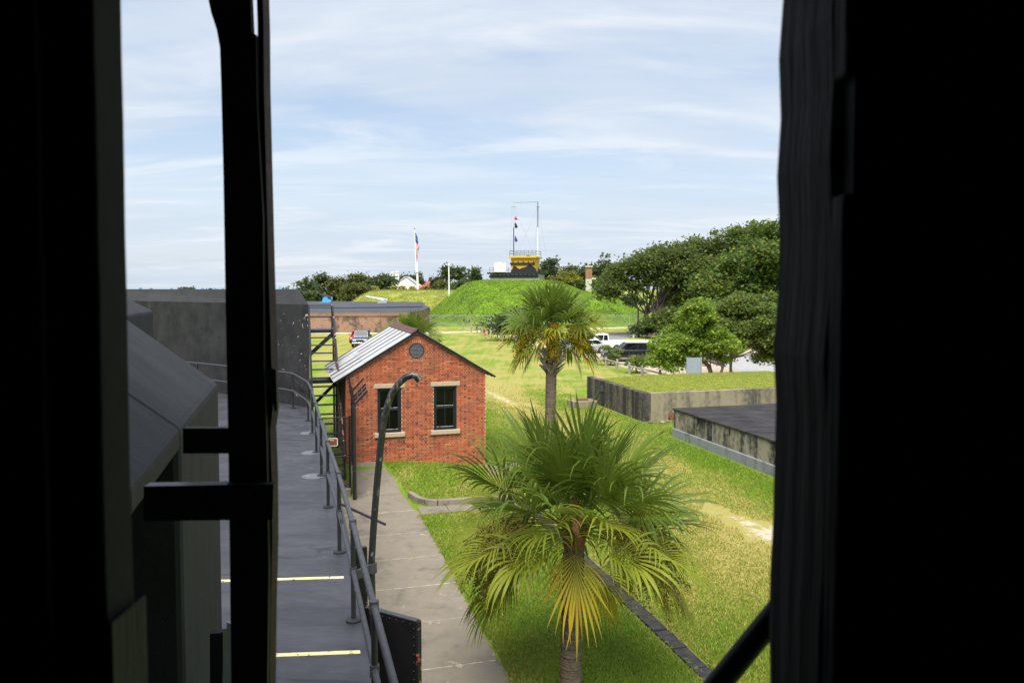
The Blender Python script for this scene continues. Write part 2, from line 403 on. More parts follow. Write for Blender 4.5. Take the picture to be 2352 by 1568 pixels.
class MB:
    def __init__(s, M=None): s.v = []; s.f = []; s.fm = []; s.M = M; s.mi = 0
    def add(s, vs, fs):
        b = len(s.v); s.v += [Vector(x) for x in vs]; s.f += [tuple(i + b for i in f) for f in fs]; s.fm += [s.mi] * len(fs); return s
    def box(s, lo, hi, M=None):
        x0, y0, z0 = lo; x1, y1, z1 = hi
        v = [Vector(p) for p in ((x0, y0, z0), (x1, y0, z0), (x1, y1, z0), (x0, y1, z0), (x0, y0, z1), (x1, y0, z1), (x1, y1, z1), (x0, y1, z1))]
        if M: v = [M @ p for p in v]
        return s.add(v, [(0, 3, 2, 1), (4, 5, 6, 7), (0, 1, 5, 4), (1, 2, 6, 5), (2, 3, 7, 6), (3, 0, 4, 7)])
    def sbox(s, s0, s1, t0, t1, z0, z1):          # box in site coordinates
        v = [site(*p) for p in ((s0, t0, z0), (s1, t0, z0), (s1, t1, z0), (s0, t1, z0), (s0, t0, z1), (s1, t0, z1), (s1, t1, z1), (s0, t1, z1))]
        return s.add(v, [(0, 3, 2, 1), (4, 5, 6, 7), (0, 1, 5, 4), (1, 2, 6, 5), (2, 3, 7, 6), (3, 0, 4, 7)])
    def bar(s, a, b, w, h, up=(0, 0, 1)):         # rectangular bar from a to b
        a = Vector(a); b = Vector(b); d = (b - a).normalized(); u = Vector(up)
        if abs(d.dot(u)) > .95: u = Vector((0, 1, 0))
        x = d.cross(u).normalized() * w / 2; z = x.normalized().cross(d).normalized() * h / 2
        v = [a - x - z, a + x - z, a + x + z, a - x + z, b - x - z, b + x - z, b + x + z, b - x + z]
        return s.add(v, [(0, 3, 2, 1), (4, 5, 6, 7), (0, 1, 5, 4), (1, 2, 6, 5), (2, 3, 7, 6), (3, 0, 4, 7)])
    def tube(s, pts, r, n=8, cap=True):
        pts = [Vector(p) for p in pts]; rr = r if isinstance(r, (list, tuple)) else [r] * len(pts)
        b = len(s.v); prev = None
        for i, p in enumerate(pts):
            d = (pts[min(i + 1, len(pts) - 1)] - pts[max(i - 1, 0)]).normalized()
            if prev is None:
                u = Vector((0, 0, 1)) if abs(d.z) < .9 else Vector((1, 0, 0)); x = d.cross(u).normalized()
            else:
                x = (prev - d * prev.dot(d)).normalized()
            prev = x; y = d.cross(x)
            s.v += [p + (x * math.cos(2 * math.pi * k / n) + y * math.sin(2 * math.pi * k / n)) * rr[i] for k in range(n)]
        for i in range(len(pts) - 1):
            for k in range(n):
                s.f.append((b + i * n + k, b + i * n + (k + 1) % n, b + (i + 1) * n + (k + 1) % n, b + (i + 1) * n + k)); s.fm.append(s.mi)
        if cap:
            s.f.append(tuple(b + k for k in reversed(range(n)))); s.f.append(tuple(b + (len(pts) - 1) * n + k for k in range(n))); s.fm += [s.mi] * 2
        return s
    def prism(s, poly, vec):                       # polygon (list of points) pushed along vec
        n = len(poly); v = [Vector(p) for p in poly]; vec = Vector(vec)
        return s.add(v + [p + vec for p in v], [tuple(reversed(range(n))), tuple(range(n, 2 * n))] + [(i, (i + 1) % n, n + (i + 1) % n, n + i) for i in range(n)])
    def lathe(s, prof, c=(0, 0, 0), n=16, ax='z'):
        c = Vector(c); b = len(s.v)
        for r, h in prof:
            for k in range(n):
                a = 2 * math.pi * k / n
                p = (r * math.cos(a), r * math.sin(a), h)
                if ax == 'y': p = (p[0], p[2], p[1])
                if ax == 'x': p = (p[2], p[0], p[1])
                s.v.append(c + Vector(p))
        for i in range(len(prof) - 1):
            for k in range(n):
                s.f.append((b + i * n + k, b + i * n + (k + 1) % n, b + (i + 1) * n + (k + 1) % n, b + (i + 1) * n + k)); s.fm.append(s.mi)
        s.f.append(tuple(b + k for k in reversed(range(n)))); s.f.append(tuple(b + (len(prof) - 1) * n + k for k in range(n))); s.fm += [s.mi] * 2
        return s
    def mesh(s, name, M=None):
        vv = s.v if s.M is None else [s.M @ p for p in s.v]
        if M is not None: vv = [M @ p for p in vv]
        me = bpy.data.meshes.new(name); me.from_pydata([tuple(p) for p in vv], [], s.f); me.update()
        bm = bmesh.new(); bm.from_mesh(me); bmesh.ops.recalc_face_normals(bm, faces=bm.faces); bm.to_mesh(me); bm.free()
        return me
    def build(s, name, mat, parent=None, world=True, smooth=False, label=None, bevel=0., mats=None):
        M = wmat(parent).inverted() if (parent and world) else None
        me = s.mesh(name, M)
        if mats:
            for m in mats: me.materials.append(MATS[m])
            if len(set(s.fm)) > 1: me.polygons.foreach_set('material_index', s.fm)
        o = link(name, me, mat, parent)
        if smooth:
            me.polygons.foreach_set('use_smooth', [True] * len(me.polygons))
            try: me.set_sharp_from_angle(angle=R(42))
            except Exception: pass
        if bevel:
            md = o.modifiers.new('bevel', 'BEVEL'); md.width = bevel; md.segments = 2; md.limit_method = 'ANGLE'
        if label: o['label'] = label
        return o

def np_mesh(name, V, F, mat, parent=None, world=True, attrs=None, smooth=False, mid=None):
    """mesh from numpy: V (n,3), F (m,k)"""
    V = np.asarray(V, float); F = np.asarray(F, np.int32)
    if parent and world:
        M = np.array(wmat(parent).inverted()); V = V @ M[:3, :3].T + M[:3, 3]
    me = bpy.data.meshes.new(name); k = F.shape[1]
    me.vertices.add(len(V)); me.vertices.foreach_set('co', V.astype(np.float32).ravel())
    me.loops.add(F.size); me.loops.foreach_set('vertex_index', F.ravel())
    me.polygons.add(len(F)); me.polygons.foreach_set('loop_start', np.arange(0, F.size, k, dtype=np.int32))
    try: me.polygons.foreach_set('loop_total', np.full(len(F), k, np.int32))
    except Exception: pass
    for n, a in (attrs or {}).items():
        at_ = me.attributes.new(n, 'FLOAT', 'POINT'); at_.data.foreach_set('value', np.asarray(a, np.float32))
    mats = [mat] if isinstance(mat, str) else mat
    for m in mats: me.materials.append(MATS[m])
    if mid is not None: me.polygons.foreach_set('material_index', np.asarray(mid, np.int32))
    if smooth: me.polygons.foreach_set('use_smooth', np.ones(len(F), bool))
    me.update(calc_edges=True); me.validate()
    return link(name, me, None, parent)

def leaf_cards(P, size, rng, up=.25, aspect=.55):
    """one rhombus leaf per point"""
    n = len(P); a = rng.normal(size=(n, 3)); a[:, 2] *= .7; a /= np.linalg.norm(a, axis=1)[:, None]
    nrm = rng.normal(size=(n, 3)); nrm[:, 2] = np.abs(nrm[:, 2]) + up
    b = np.cross(nrm, a); b /= np.linalg.norm(b, axis=1)[:, None] + 1e-9
    L = (size * rng.uniform(.6, 1.3, n))[:, None] if np.isscalar(size) else (np.asarray(size) * rng.uniform(.6, 1.3, n))[:, None]
    V = np.stack([P - a * L, P + b * L * aspect, P + a * L, P - b * L * aspect], 1).reshape(-1, 3)
    return V, np.arange(n * 4).reshape(-1, 4)

# ------------------------------------------------------------------ ground
def lawn_attr(x, y):
    """how dry the lawn is and where sand shows, from the worn track, patches and edges"""
    s, t = to_site(x, y)
    dry = .35 + .55 * (fbm(x * .16, y * .16, 5) - .5) + .75 * (fbm(x * .8, y * .8, 9) - .5)
    track = np.exp(-((s - 12.2 - .8 * (fbm(t * .08, t * 0, 3) - .5)) / 2.0) ** 2) * sstep(8, 14, t) * (1 - sstep(52, 60, t))
    dry = dry + .62 * track
    dry = dry - .30 * np.exp(-((s - 5.6) / 1.3) ** 2) * (1 - sstep(20, 24, t))
    dry = dry + .35 * np.exp(-((s - 6.55) / .12) ** 2) + .35 * np.exp(-((s - 6.95) / .18) ** 2)
    dry = dry + .24 * sstep(32, 60, y) + .10 * np.exp(-((s - 9.2) / 1.2) ** 2)
    dry = dry - .25 * np.exp(-((s - 15.4) / .7) ** 2) * sstep(20, 24, t) * (1 - sstep(31, 33, t))
    def blob(bs, bt, rs, rt, a): return a * np.exp(-(((s - bs) / rs) ** 2 + ((t - bt) / rt) ** 2) ** 1.2)
    sand = blob(12.4, 17.6, 1.1, 1.9, .72) + blob(12.0, 20.2, .6, 1.1, .48) + blob(11.9, 45, .55, 6.0, .62) + blob(12.9, 41.5, .6, 1.6, .5) \
        + blob(10.6, 26, .5, 1.6, .4) + blob(11.3, 23.3, .6, 1.0, .42) + blob(28, 104, 2.8, 2.2, .75) + blob(14.4, 34.5, 1.1, .5, .5)
    rough = np.exp(-((s - 6.98) / .10) ** 2) * .55 * (t < 21)
    return np.clip(dry, 0, 1.1), sand + rough * fbm(x * 2, y * 2, 77)

def lawn_z(x, y):
    s, t = to_site(x, y)
    return .36 * sstep(24.4, 27.4, t) * (1 - sstep(3.0, 7.2, s)) * (1 - sstep(33, 38, t)) * sstep(-1, .8, s)
def make_ground():
    xs = np.unique(np.concatenate([-np.geomspace(40, 6000, 22)[::-1], np.arange(-40, -12, 1.2), np.arange(-12, 22, .28), np.arange(22, 60, 1.2), np.geomspace(60, 6000, 20)]))
    ys = np.unique(np.concatenate([[-400, -100, -20, 0, 6], np.arange(8, 50, .28), np.arange(50, 140, .9), np.geomspace(140, 7000, 34)]))
    X, Y = np.meshgrid(xs, ys); dry, sand = lawn_attr(X, Y)
    Z = -.03 * fbm(X * .5, Y * .5, 31) - .02 + lawn_z(X, Y)
    nx, ny = len(xs), len(ys); i = np.arange((ny - 1) * (nx - 1)); r = i // (nx - 1) * nx + i % (nx - 1)
    o = np_mesh('ground', np.stack([X, Y, Z], -1).reshape(-1, 3), np.stack([r, r + 1, r + nx + 1, r + nx], 1), 'lawn',
                attrs={'dry': dry.ravel(), 'sand': sand.ravel()}, smooth=True)
    tag(o, 'mown green and straw coloured lawn', None, kind='structure')
make_ground()

def grass():
    rng = np.random.default_rng(4)
    n = 430000
    y = 11.5 + 44 * rng.random(n) ** 1.7; x = rng.uniform(-.20, .38, n) * y - .3
    s, t = to_site(x, y); dry, sand = lawn_attr(x, y)
    hx, hy = x - HOUSE.x, y - HOUSE.y
    hl = hx * math.cos(HA) + hy * math.sin(HA); hd = -hx * math.sin(HA) + hy * math.cos(HA)
    ok = (s > 3.34 - .42 * sstep(24, 28, t) + .14 * fbm(x * 3, y * 3, 2)) & ~((s > 6.53) & (s < 6.93) & (t < 23.2)) & ~((hl > -5.2) & (hl < .1) & (hd > -.12) & (hd < 5.6)) \
        & ~((s > 16.0) & (t > 20) & (t < 31.2)) & ~((s > 16.4) & (t > 34.7) & (t < 48)) & (sand + .5 * (fbm(x * 2.3, y * 2.3, 4) - .5) < .38) \
        & ~((t > 22.1) & (t < 23.3) & (s < 6.9)) & (rng.random(n) < np.clip(1.15 - dry * .75, .12, 1)) & (y < 42 + 12 * rng.random(n))
    x, y, dry = x[ok], y[ok], dry[ok]; m = len(x)
    h = rng.uniform(.022, .062, m) * (1.15 - .4 * np.clip(dry, 0, 1)); a = rng.uniform(0, 6.283, m); w = rng.uniform(.006, .013, m) * (1 + y / 30)
    tx, ty = rng.normal(0, .03, m), rng.normal(0, .03, m); z = lawn_z(x, y) - .02; h = h + z + .02
    V = np.stack([np.stack([x - np.cos(a) * w, y - np.sin(a) * w, z], 1), np.stack([x + np.cos(a) * w, y + np.sin(a) * w, z], 1), np.stack([x + tx, y + ty, h], 1)], 1).reshape(-1, 3)
    o = np_mesh('grass', V, np.arange(m * 3).reshape(-1, 3), ['grass_blade', 'dry_tuft'], mid=(rng.random(m) < np.clip(dry * 1.1 - .12, 0, .95)))
    tag(o, 'short mown grass blades on the near lawn', 'grass', kind='stuff')

def sheet(name, poly, z, mat, label, th=.12):
    m = MB(); m.prism([(p[0], p[1], z - th) for p in poly], (0, 0, th)); o = m.build(name, mat); return tag(o, label, None, kind='structure')

# ------------------------------------------------------------------ the concrete walk, gutter and drain
plain('joint_fill', (.40, .36, .28), .95, var=.5, scale=7, kind='Position')
def make_walk():
    w = thing('walkway', 'broad concrete walkway of worn slabs beside the battery', None, site(2, 12), SA, kind='structure')
    rnd = random.Random(3)
    js = [7.3, 9.2, 11.08, 12.97, 14.87, 16.72, 18.57, 20.5, 22.6]
    for a, b in zip(js[:-1], js[1:]):
        m = MB(); m.sbox(.72, 3.40 + rnd.uniform(-.02, .02), a + .014, b - .014, -.12, .012 + rnd.uniform(-.006, .006)); m.build('slab', 'walk_concrete', w, bevel=.012)
        m = MB(); m.sbox(.72, 3.38, b - .0135, b + .0135, -.1, .004); m.build('joint', 'joint_fill', w)
    for a, b, e in ((22.6, 24.5, 3.32), (24.5, 26.3, 3.2), (26.3, 28.3, 3.0)):
        l_ = 1.75 if a > 23.5 else .72; q_ = [(l_, a + .012), (e, a + .012), (e - .1, b - .012), (l_, b - .012)]; m = MB(); tp = [site(x_, y_, .015 + float(lawn_z(*site(max(x_, 2.6), y_).xy))) for x_, y_ in q_]; m.add([p - Vector((0, 0, .4)) for p in tp] + tp, [(3, 2, 1, 0), (4, 5, 6, 7), (0, 1, 5, 4), (1, 2, 6, 5), (2, 3, 7, 6), (3, 0, 4, 7)]); m.build('slab', 'walk_concrete', w, bevel=.012)
make_walk()

def make_gutter():
    g = thing('gutter', 'low concrete kerb and pan crossing the lawn from walkway to drain', 'kerb', site(4.5, 22.6), SA)
    pts = [(3.42, 24.2), (3.55, 23.6), (3.75, 23.15), (4.1, 22.98)]
    segs = pts + [(5.2, 22.95), (6.5, 22.9)]
    for (s0, t0), (s1, t1) in zip(segs[:-1], segs[1:]):
        m = MB(); m.bar(site(s0, t0, .04), site(s1, t1, .04), .17, .24); m.build('kerb', 'kerb_concrete', g, bevel=.02)
    for s0, s1 in ((3.46, 4.3), (4.33, 5.3), (5.33, 6.5)):
        m = MB(); m.sbox(s0, s1, 22.15, 22.84, -.15, .004); m.build('pan', 'walk_concrete', g, bevel=.01)
    d = thing('drain', 'dark segmented concrete drain strip running through the lawn', 'drain', site(6.7, 15), SA)
    rnd = random.Random(8); t = 8.0
    while t < 22.6:
        m = MB(); m.sbox(6.57 + rnd.uniform(-.008, .008), 6.87 + rnd.uniform(-.012, .012), t + .012, t + .74 - .012, -.1, .015 + rnd.uniform(-.012, .01)); m.build('drain_slab', 'drain_concrete', d, bevel=.008)
        t += .75
make_gutter()

# ------------------------------------------------------------------ the battery: deck, outer wall, traverse, parapets
def make_battery():
    b = thing('battery_platform', 'dark painted concrete battery deck walkway with yellow lines and iron railing beside it', 'gun battery', site(-1, 10), SA)
    m = MB()
    m.prism([site(.70, -3, 2.6), site(.70, 21.0, 2.6), site(.55, 22.6, 2.6), site(.45, 23.6, 2.6), site(.30, 30.2, 2.6), site(-9, 30.2, 2.6), site(-9, -3, 2.6)], (0, 0, .4)); m.build('deck', 'deck_paint', b, bevel=.02)
    m = MB(); m.prism([site(.58, -3, -.3), site(.58, 20.9, -.3), site(.42, 22.6, -.3), site(.30, 30, -.3), site(-8.9, 30, -.3), site(-8.9, -3, -.3)], (0, 0, 2.897)); m.build('outer_wall', 'battery_paint', b)
    for t0, s1 in ((9.74, .53), (7.68, .57), (5.6, .57)):
        m = MB(); m.prism([site(-1.6, t0 + .30, 3.002), site(s1, t0 - .12, 3.002), site(s1, t0 - .05, 3.002), site(-1.6, t0 + .37, 3.002)], (0, 0, .004)); m.build('yellow_line', 'yellow_line', b)
    # round repair patches under some posts
    for t in (15.1, 17.3, 19.7):
        m = MB(); m.lathe([(.22, 0), (.22, .006)], site(.28, t, 3.0), 18); m.build('patch', 'kerb_dim', b)
plain('kerb_dim', (.12, .13, .15), .6, var=.25, scale=9, kind='Position')
make_battery()

def make_traverse():
    a = onz(704, 945, 3) + Vector((-.1, .75, 0)); c = onz(494, 909, 3) + Vector((-.2, .75, 0)); d = (c - a).normalized(); n = Vector((-.36, .933, 0))
    e = a + d * 15
    T = thing('traverse_wall', 'tall dark painted concrete traverse block with flaked paint spots at end of the deck', 'concrete wall', a, 0)
    m = MB(); zt, zc = 6.12, 6.58
    poly = [a, e, e + n * 5, a + n * 5]
    base = [Vector((p.x, p.y, 2.95)) for p in poly]; mid = [Vector((p.x, p.y, zt)) for p in poly]
    cen = sum(poly, Vector()) / 4
    top = [Vector((p.x, p.y, zc)) + (Vector((cen.x, cen.y, 0)) - Vector((p.x, p.y, 0))).normalized() * .62 for p in poly]
    m.add(base + mid, [(i, (i + 1) % 4, 4 + (i + 1) % 4, 4 + i) for i in range(4)]); m.build('body', 'traverse_paint', T, bevel=.03)
    m = MB(); m.add([p + Vector((0, 0, .002)) for p in mid] + top, [(i, (i + 1) % 4, 4 + (i + 1) % 4, 4 + i) for i in range(4)] + [(4, 5, 6, 7)]); m.build('cap', 'deck_dark', T)
plain('deck_dark', (.040, .040, .046), .7, var=.2, scale=1.5, kind='Position')
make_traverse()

def make_parapet(name, label, cnr, top_z, depth, width, rise, z0=2.95, near=None):
    """block with upright faces and a top that climbs to the left (seaward)"""
    s1, t0 = cnr; P = thing(name, label, 'parapet', site(s1, t0, z0), SA)
    pr = [(0, z0), (0, top_z), (-width, top_z + rise), (-width, z0)]
    m = MB(); m.prism([site(s1 + x, t0, z) for x, z in pr], site(0, depth) - site(0, 0)); m.build('block', 'parapet_paint', P, bevel=.035)
    if near is not None:                   # nearer stretch, undercut below the sloping slab
        pr = [(0, top_z - .10), (0, top_z), (-width, top_z + rise), (-width, z0), (-.75, z0), (-.75, top_z - .30)]
        m = MB(); m.prism([site(s1 + x, near, z) for x, z in pr], site(0, t0 - near) - site(0, 0)); m.build('undercut_block', 'parapet_paint', P, bevel=.02)
    return P
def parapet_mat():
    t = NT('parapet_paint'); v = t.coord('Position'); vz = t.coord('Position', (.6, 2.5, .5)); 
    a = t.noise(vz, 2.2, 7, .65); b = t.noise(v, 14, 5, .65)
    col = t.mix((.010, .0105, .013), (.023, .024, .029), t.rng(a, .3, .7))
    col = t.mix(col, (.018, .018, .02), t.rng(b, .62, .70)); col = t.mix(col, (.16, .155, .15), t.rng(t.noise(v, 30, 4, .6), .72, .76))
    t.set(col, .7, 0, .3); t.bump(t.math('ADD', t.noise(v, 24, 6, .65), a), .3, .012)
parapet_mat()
_far = onz(490, 880, 5.9); _near = onz(430, 985, 5.9)
_sf, _tf = to_site(_far.x, _far.y); _sn, _tn = to_site(_near.x, _near.y)
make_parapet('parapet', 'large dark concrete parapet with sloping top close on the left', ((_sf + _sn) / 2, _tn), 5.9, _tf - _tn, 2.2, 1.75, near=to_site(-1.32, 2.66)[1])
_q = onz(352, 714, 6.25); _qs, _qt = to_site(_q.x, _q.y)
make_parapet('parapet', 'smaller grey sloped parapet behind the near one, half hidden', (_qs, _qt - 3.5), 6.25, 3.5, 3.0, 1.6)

def railing():
    r = thing('railing', 'two-rail grey pipe railing along the edge of the battery deck', 'railing', site(.5, 12, 3), SA)
    path = [(.58, 3.9), (.57, 6.1), (.56, 8.35), (.53, 10.6), (.47, 12.88), (.43, 15.11), (.39, 17.3), (.35, 19.6), (.28, 21.5)]
    pts = [site(s, t, 3) for s, t in path]
    q = [onz(673, 938, 3), onz(560, 920, 3) + Vector((0, -.05, 0)), onz(455, 905, 3) + Vector((0, -.05, 0)), onz(380, 896, 3)]
    allp = pts + q
    def rail(z, rad):
        rad *= .86
        P = [p + Vector((0, 0, z)) for p in allp]; out = [P[0]]
        for i in range(1, len(P) - 1):
            if i in (8, 9):
                for k in (.18, .5, .82):
                    a = P[i] + (P[i - 1] - P[i]).normalized() * .5; b = P[i] + (P[i + 1] - P[i]).normalized() * .5
                    out.append(a.lerp(P[i], k).lerp(P[i].lerp(b, k), k))
            else: out.append(P[i])
        out.append(P[-1])
        m = MB(); m.tube(out, rad, 10); return m.build('rail', 'rail_paint', r, smooth=True)
    rail(1.07, .034); rail(.55, .032)
    for p in allp:
        m = MB(); m.tube([p, p + Vector((0, 0, 1.06))], .0265, 10); po = m.build('post', 'worn_black_paint', r, smooth=True)
        m = MB(); m.lathe([(.085, 0), (.085, .02), (.05, .035)], p, 14); m.build('flange', 'worn_black_paint', po)
        for z in (.55, 1.07):
            m = MB(); m.tube([p + Vector((0, 0, z - .055)), p + Vector((0, 0, z + .045))], .039, 10); m.build('collar', 'rail_paint', po, smooth=True)
    # stay irons that lean out from two posts
    a = site(.50, 11.2, 3.55); m = MB(); m.tube([a, a + site(.62, -.9) + Vector((0, 0, -.12))], .018, 8); m.build('stay', 'worn_black_paint', r)
    a = site(.55, 9.9, 3.5); m = MB(); m.tube([a, a + site(-.02, .18) + Vector((0, 0, .10)), a + site(0, .38) + Vector((0, 0, .1)), a + site(0, .5) + Vector((0, 0, -.02))], .018, 8); m.build('hook', 'worn_black_paint', r)
railing()

def gooseneck():
    Y = 8.45
    g = thing('vent_pipe', 'tall black gooseneck vent pipe with worn paint rising beside the railing', 'pipe', at(861, 1568, Y) * Vector((1, 1, 0)) if False else Vector((at(857, 1400, Y).x, Y, 0)))
    base = at(857, 1440, Y); pts = [Vector((base.x, Y, 0.0)), base, at(853, 1295, Y), at(858, 1210, Y), at(865, 1120, Y), at(875, 1018, Y), at(884, 951, Y), at(898, 908, Y), at(915, 881, Y), at(932, 866, Y), at(948, 861, Y), at(958, 865, Y)]
    m = MB(); m.tube(pts, .038, 16); m.build('pipe', 'vent_black', g, smooth=True)
    e = at(958, 865, Y); d = (at(967, 874, Y) - e).normalized()
    m = MB(); m.tube([e, e + d * .05], .046, 16); m.build('collar', 'vent_black', g, smooth=True)
    m = MB(); m.tube([e + d * .0505, e + d * .053], .031, 14); m.build('mouth', 'dark_room', g)
    c = at(855, 1303, Y); m = MB(); m.tube([c - Vector((0, 0, .055)), c + Vector((0, 0, .055))], .052, 16); m.build('clamp', 'rail_paint', g)
    m = MB(); p = site(.56, 8.35, c.z); m.bar(c, p, .03, .10); m.build('bracket', 'rail_paint', g)
t_ = NT('vent_black'); _v = t_.coord('Position'); _c = t_.rng(t_.noise(_v, 8, 6, .7, .5), .60, .66)
_hi = t_.rng(t_.math('MULTIPLY', t_.node('ShaderNodeSeparateXYZ').outputs[2], 1), 0, 1)
_sp = [n for n in t_.n if n.bl_idname == 'ShaderNodeSeparateXYZ'][0]; t_.l.new(t_.node('ShaderNodeNewGeometry').outputs['Position'], _sp.inputs[0])
_worn = t_.rng(_sp.outputs[2], 4.9, 5.5, 0, .8)
_c2 = t_.math('MULTIPLY', t_.rng(t_.noise(t_.coord('Position', (1, 1, .4)), 14, 6, .7), .50, .66), _worn)
t_.set(t_.mix(t_.mix((.017, .018, .021), (.16, .16, .16), _c), (.24, .22, .165), _c2), .35, 0, .5); t_.bump(t_.noise(_v, 40, 4), .2, .005)
gooseneck()

def riveted_leaf(label, a, b, z0, z1, seed):
    """iron magazine door leaf, riveted along its edges, standing open"""
    d = thing('iron_door', label, 'iron door', Vector((a.x, a.y, 0)), math.atan2(b.y - a.y, b.x - a.x), 'iron magazine doors')
    L = (b - a).length; m = MB(); m.box((0, -.035, z0), (L, .035, z1)); m.build('leaf', 'door_black', d, world=False, bevel=.006)
    m = MB(); m.box((L - .02, -.04, z0), (L + .012, .04, z1 + .004)); m.build('edge_strip', 'rusty_black_paint', d, world=False)
    m = MB(); m.box((0, -.04, z1), (L - .022, .04, z1 + .016)); m.build('top_strip', 'rail_paint', d, world=False)
    m = MB(); m.lathe([(.012, 0), (.009, -.006), (.003, -.009)], (0, 0, 0), 8, 'y'); me = m.mesh('rivet'); me.materials.append(MATS['worn_black_paint'])
    rp = [(L - .06, z) for z in np.arange(z1 - .10, z0, -.115)] + [(x, z1 - .045) for x in np.arange(L - .12, .02, -.115)]
    for x, z in rp:
        o = link('rivet', me, None, d); o.location = (x, -.036, z)
plain('door_black', (.006, .006, .007), .55, var=.4, scale=4, kind='Position')
_b = onz(962, 1426, 2.2); _a = onz(842, 1394, 2.2)
riveted_leaf('open riveted iron door leaf with red lead edge, nearest at bottom of the railing', Vector((_a.x, _a.y, 0)), Vector((_b.x, _b.y, 0)), .05, 2.2, 1)
_b = onz(840, 1255, 2.2); _a = onz(822, 1278, 2.2)
riveted_leaf('second open iron door leaf farther along the battery wall, almost edge-on', Vector((_b.x - .42, _b.y - .25, 0)), Vector((_b.x, _b.y, 0)), .05, 2.2, 2)

# ------------------------------------------------------------------ steel stair, gate fence, sign
def stair():
    S = thing('steel_stair', 'steep black steel stair with open treads beside the traverse block', 'stair', site(1, 26, 0), SA)
    s0, s1, t0, t1, zt = .52, 1.50, 25.9, 33.2, 4.88; n = 17
    f = lambda k: (t0 + (t1 - t0) * k, zt * k)
    for i in range(1, n):
        t, z = f(i / n); m = MB(); m.sbox(s0 + .03, s1 - .03, t - .13, t + .13, z - .035, z); m.build('tread', 'worn_black_paint', S)
    for s in (s0, s1):
        m = MB(); a, b = f(0), f(1); m.bar(site(s, a[0], a[1] + .02), site(s, b[0], b[1] + .02), .05, .22); m.build('stringer', 'rusty_black_paint' if s == s1 else 'black_paint', S)
    m = MB(); m.sbox(s0 - .1, s1 + .05, t1, t1 + 1.3, zt - .14, zt); m.build('platform', 'worn_black_paint', S)
    k = 3.07 / zt; tl, zl = f(k); m = MB(); m.sbox(s0 - .35, s1 + .03, tl - .1, tl + .75, zl - .12, zl); m.build('landing', 'worn_black_paint', S)
    for s in (s0 - .05, s1):
        m = MB(); m.sbox(s - .04, s + .04, t1 + .02, t1 + .1, -.05, zt - .14); m.build('leg', 'black_paint', S)
        m = MB(); m.sbox(s - .035, s + .035, tl + .4, tl + .47, -.05, zl - .12); m.build('leg', 'black_paint', S)
    m = MB(); m.bar(site(s1, t1 + .05, zt - .16), site(s0, t1 + .05, zt - 1.05), .05, .16); m.build('brace', 'black_paint', S)
    m = MB(); m.bar(site(s1, tl + .43, zl - .14), site(s0, tl + .43, zl - 1.1), .05, .12); m.build('brace', 'black_paint', S)
    for s in (s0, s1):                     # pipe handrails following the flight, and round the platform
        P = [site(s, *f(0)) + Vector((0, 0, .95)), site(s, *f(1)) + Vector((0, 0, .98)), site(s, t1 + 1.25, zt + 1.0)]
        m = MB(); m.tube(P, .032, 8); m.build('handrail', 'pink_worn' if s == s1 else 'black_paint', S, smooth=True)
        P = [p - Vector((0, 0, .48)) for p in P]; m = MB(); m.tube(P, .022, 8); m.build('midrail', 'black_paint', S, smooth=True)
        for kk in (.02, .25, .5, .75, 1.0):
            t, z = f(kk); m = MB(); m.tube([site(s, t, z), site(s, t, z + .97)], .026, 8); m.build('baluster', 'black_paint', S, smooth=True)
        m = MB(); m.tube([site(s, t1 + 1.25, zt), site(s, t1 + 1.25, zt + 1)], .03, 8); m.build('baluster', 'black_paint', S)
    for z in (.5, 1.0):
        m = MB(); m.tube([site(s0, t1 + 1.25, zt + z), site(s1, t1 + 1.25, zt + z)], .03, 8); m.build('crossrail', 'black_paint', S)
    m = MB(); m.sbox(.35, 1.62, 24.75, 25.75, -.1, .22); m.build('footing', 'kerb_concrete', S, bevel=.02)
chipped('pink_worn', (.03, .028, .03), (.62, .24, .22), .57, .5, 3)
stair()

def chain(m, fn, W, Hh, pitch=.075, r=.0028):
    """woven wire: two sets of diagonals over a W x Hh panel, clipped to it"""
    for sgn in (1, -1):
        c = -Hh
        while c < W + Hh:
            pts = []
            for z in (0, Hh):
                x = c + sgn * z + (Hh if sgn < 0 else 0); pts.append((x, z))
            (xa, za), (xb, zb) = pts
            def clip(x): return min(max(x, 0), W)
            def zat(x): return za + (x - xa) / (xb - xa) * (zb - za)
            if max(xa, xb) > 0 and min(xa, xb) < W:
                x0, x1 = clip(xa), clip(xb)
                if abs(x1 - x0) > .01: m.tube([fn(x0, zat(x0)), fn(x1, zat(x1))], r, 3, False)
            c += pitch

